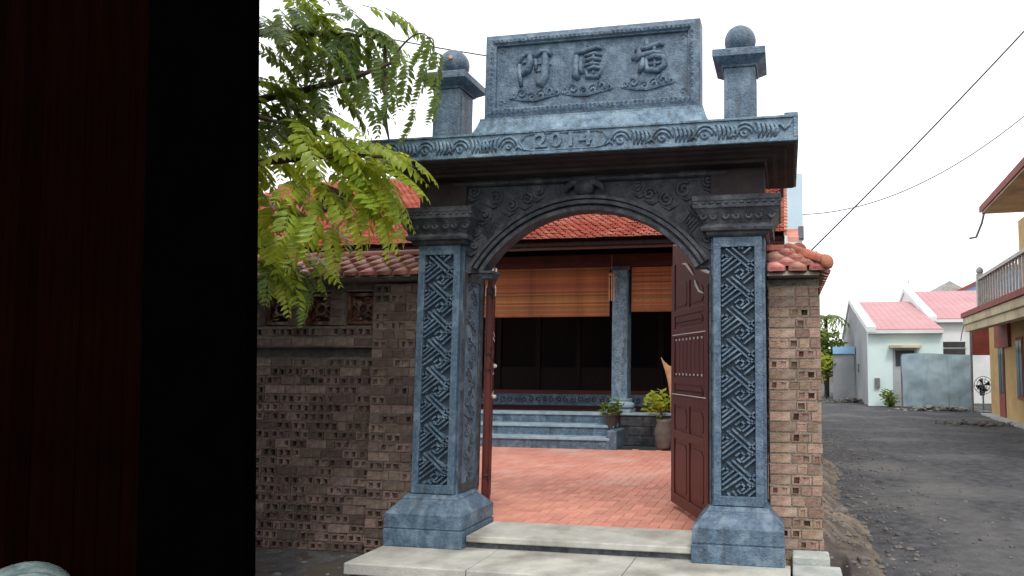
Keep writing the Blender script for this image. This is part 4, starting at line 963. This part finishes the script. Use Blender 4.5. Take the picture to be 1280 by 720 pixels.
b = MB(); b.tube([(0, 0, 0), (.02, 0, 3.6)], .045, 8); b.build('shaft', 'metal', po); b = MB(); b.tube([(.02, 0, 3.5), (-.05, -.1, 3.7), (-.35, -.3, 2.9), (-.4, -.3, 2.6)], .015, 5); b.build('loose_wire', 'cable', po)
fa = thing('standing_fan', 'dark pedestal fan standing by the ochre wall', 'fan', (10.1, 20.9, -.26))
b = MB(); b.tube([(0, 0, 0), (0, 0, .75)], .03, 8); b.lathe([(.25, 0), (.25, .04), (.05, .07)], (0, 0, 0), 14); b.build('stand', 'metal', fa)
b = MB()
for r in (.12, .22, .32): b.tube([(r*math.cos(t), -.08, .98+r*math.sin(t)) for t in [k*6.283/18 for k in range(19)]], .012, 5)
for k in range(10): b.tube([(0, -.1, .98), (.32*math.cos(k*.628), -.08, .98+.32*math.sin(k*.628))], .008, 4)
b.build('guard', 'metal', fa)
b = MB()
for k in range(4):
    a = k*1.571; b.add([(0, -.05, .98), (.26*math.cos(a), -.03, .98+.26*math.sin(a)), (.26*math.cos(a+.7), -.07, .98+.26*math.sin(a+.7))], [(0, 1, 2)])
b.build('blades', 'black', fa); b = MB(); b.lathe([(.08, .6), (.10, .8), (.09, 1.0)], (.0, .1, 0), 10); b.build('motor', 'black', fa)
# tarp fence
tp = thing('tarp_fence', 'blue grey tarpaulin sheet stretched before the pink roofed houses', 'tarp', (7.5, 22, -.2))
b = MB(); v = []; f = []; nx, nz = 40, 28
for side in (0, 1):
    for j in range(nz+1):
        for i in range(nx+1):
            x = 2.48*i/nx; z = .05+(2.02+.03*math.sin(x*2))*j/nz
            v.append((x+.03*math.sin(z*3), .06*math.sin(x*4.1+z*.9)+.05*fbm(x, z, 1.7)+.009*math.sin(z*7+2.6*math.sin(x*1.7))*(1 if z > .3 else .5)+.012*side-.06*math.sin(3.14*j/nz), z))
K = (nx+1)*(nz+1)
for side in (0, 1):
    for j in range(nz):
        for i in range(nx): a = side*K+j*(nx+1)+i; f.append((a, a+1, a+nx+2, a+nx+1))
b.add(v, f); b.build('sheet', 'tarp', tp, smooth=True)
for x in (-.02, .82, 1.65, 2.46): b = MB(); b.tube([(x, .12, -.1), (x, .12, 2.0)], .03, 6); b.build('post', 'metal', tp)
# rubble and greenery in the lane
for (cx, cy, rx_, lb, sd_) in ((8.7, 21.4, 1.5, 'low heap of broken brick at the foot of the tarp', 1), (6.0, 26.5, .9, 'brown rubbish heap beside the grey gable wall', 2), (8.3, 15.5, .9, 'scattered dark rubble on the lane near the ochre building', 3)):
    b = MB(); rg = random.Random(sd_)
    for i in range(120):
        x = cx+rg.gauss(0, .5)*rx_; y = cy+rg.gauss(0, .3); pebble(b, x, y, -.25+rg.uniform(0, .22 if sd_ != 3 else .04)*max(0, 1-abs(x-cx)/rx_), rg.uniform(.04, .11), rg)
    o = b.build('rubble_heap', 'rubble'); tag(o, lb, 'rubble'); o['kind'] = 'stuff'
def bush(name, label, c, r, n, size, m, group=None, trunk=None):
    t = thing(name, label, 'plant', (c[0], c[1], -.28), group); b = MB(); rg = random.Random(int(c[0]*97+c[1]))
    for k in range(7):
        d = Vector((rg.uniform(-1, 1), rg.uniform(-1, 1), rg.uniform(-1, 1)))*r*.55
        leafy(b, d.x, d.y, c[2]+.28+d.z, r*.6, n//7, size, rg)
    b.build('foliage', m, t); b = MB()
    for k in range(4): b.tube([(rg.uniform(-.1, .1), 0, 0), (rg.uniform(-.4, .4)*r, rg.uniform(-.4, .4)*r, c[2]+.28)], .03, 5)
    b.build('stem', 'bark', t)
bush('shrub', 'dark green tree mass between the brick wall and grey gable', (5.0, 30, 2.1), 1.35, 2600, .28, 'leaf2')
bush('shrub', 'lighter shrub behind the low grey wall', (4.4, 27, 1.2), .8, 900, .2, 'leaf')
bush('shrub', 'small green shrub by the door of the mint house', (7.25, 23.4, .15), .4, 500, .12, 'leaf2')
pm = thing('palm_tree', 'dark palm crown rising over the shrubs by the grey gable', 'palm', (5.2, 32, -.3))
b = MB(); b.tube([(0, 0, 0), (.05, 0, 2), (.0, 0, 4.3)], [.14, .11, .09], 9); b.build('trunk', 'bark', pm)
b = MB(); rg = random.Random(5)
for k in range(11):
    a = k*6.283/11+rg.uniform(-.2, .2); L = rg.uniform(1.0, 1.5); prev = None
    for s in range(9):
        t = s/8; p = Vector((math.cos(a)*L*t, math.sin(a)*L*t, 4.3+.75*L*t-1.15*L*t*t))
        if prev is not None:
            d = (p-prev).normalized(); sdv = d.cross(Vector((0, 0, 1))).normalized()
            for q_ in (-1, 1):
                e = p+sdv*q_*.42*math.sin(.4+2.4*t)+Vector((0, 0, -.22))+d*.15; b.add([prev, p, e], [(0, 1, 2)])
        prev = p
b.build('crown', 'leaf2', pm)
lw = thing('low_grey_wall', 'low grey block wall with blue sheet on top beside the gable', 'wall', (5.35, 29, -.3))
b = MB(); b.box(0, 1.0, 0, .2, 0, 2.3); b.build('blocks', 'grey', lw); b = MB(); b.box(.0, 1.05, -.12, .35, 2.301, 2.65); b.build('sheet', 'blue', lw)

# overhead cables
def cable(label, a, b_, sag, r=.011):
    a, b_ = Vector(a), Vector(b_); m = MB(); m.tube([a.lerp(b_, t)+Vector((0, 0, -sag*4*t*(1-t))) for t in [i/24 for i in range(25)]], r, 5)
    tag(m.build('overhead_cable', 'cable', smooth=True), label, 'cable')
cable('thick twisted cable climbing steeply across the white sky', (3.45, 9, 3.65), (9.2, 7.2, 9.4), .1, .016)
cable('thin slack cable curving from the ochre building roof', (3.57, 14.2, 5.75), (10.5, 12, 9.0), .95, .014)
cable('faint upper cable crossing above the slack one', (6.6, 13.2, 6.9), (11.2, 12.2, 10.0), .15, .006)
cable('thin cable strung from the tree past the left ball post', (-2.6, 2, 5.62), (1.2, 2.1, 4.75), .05, .008)
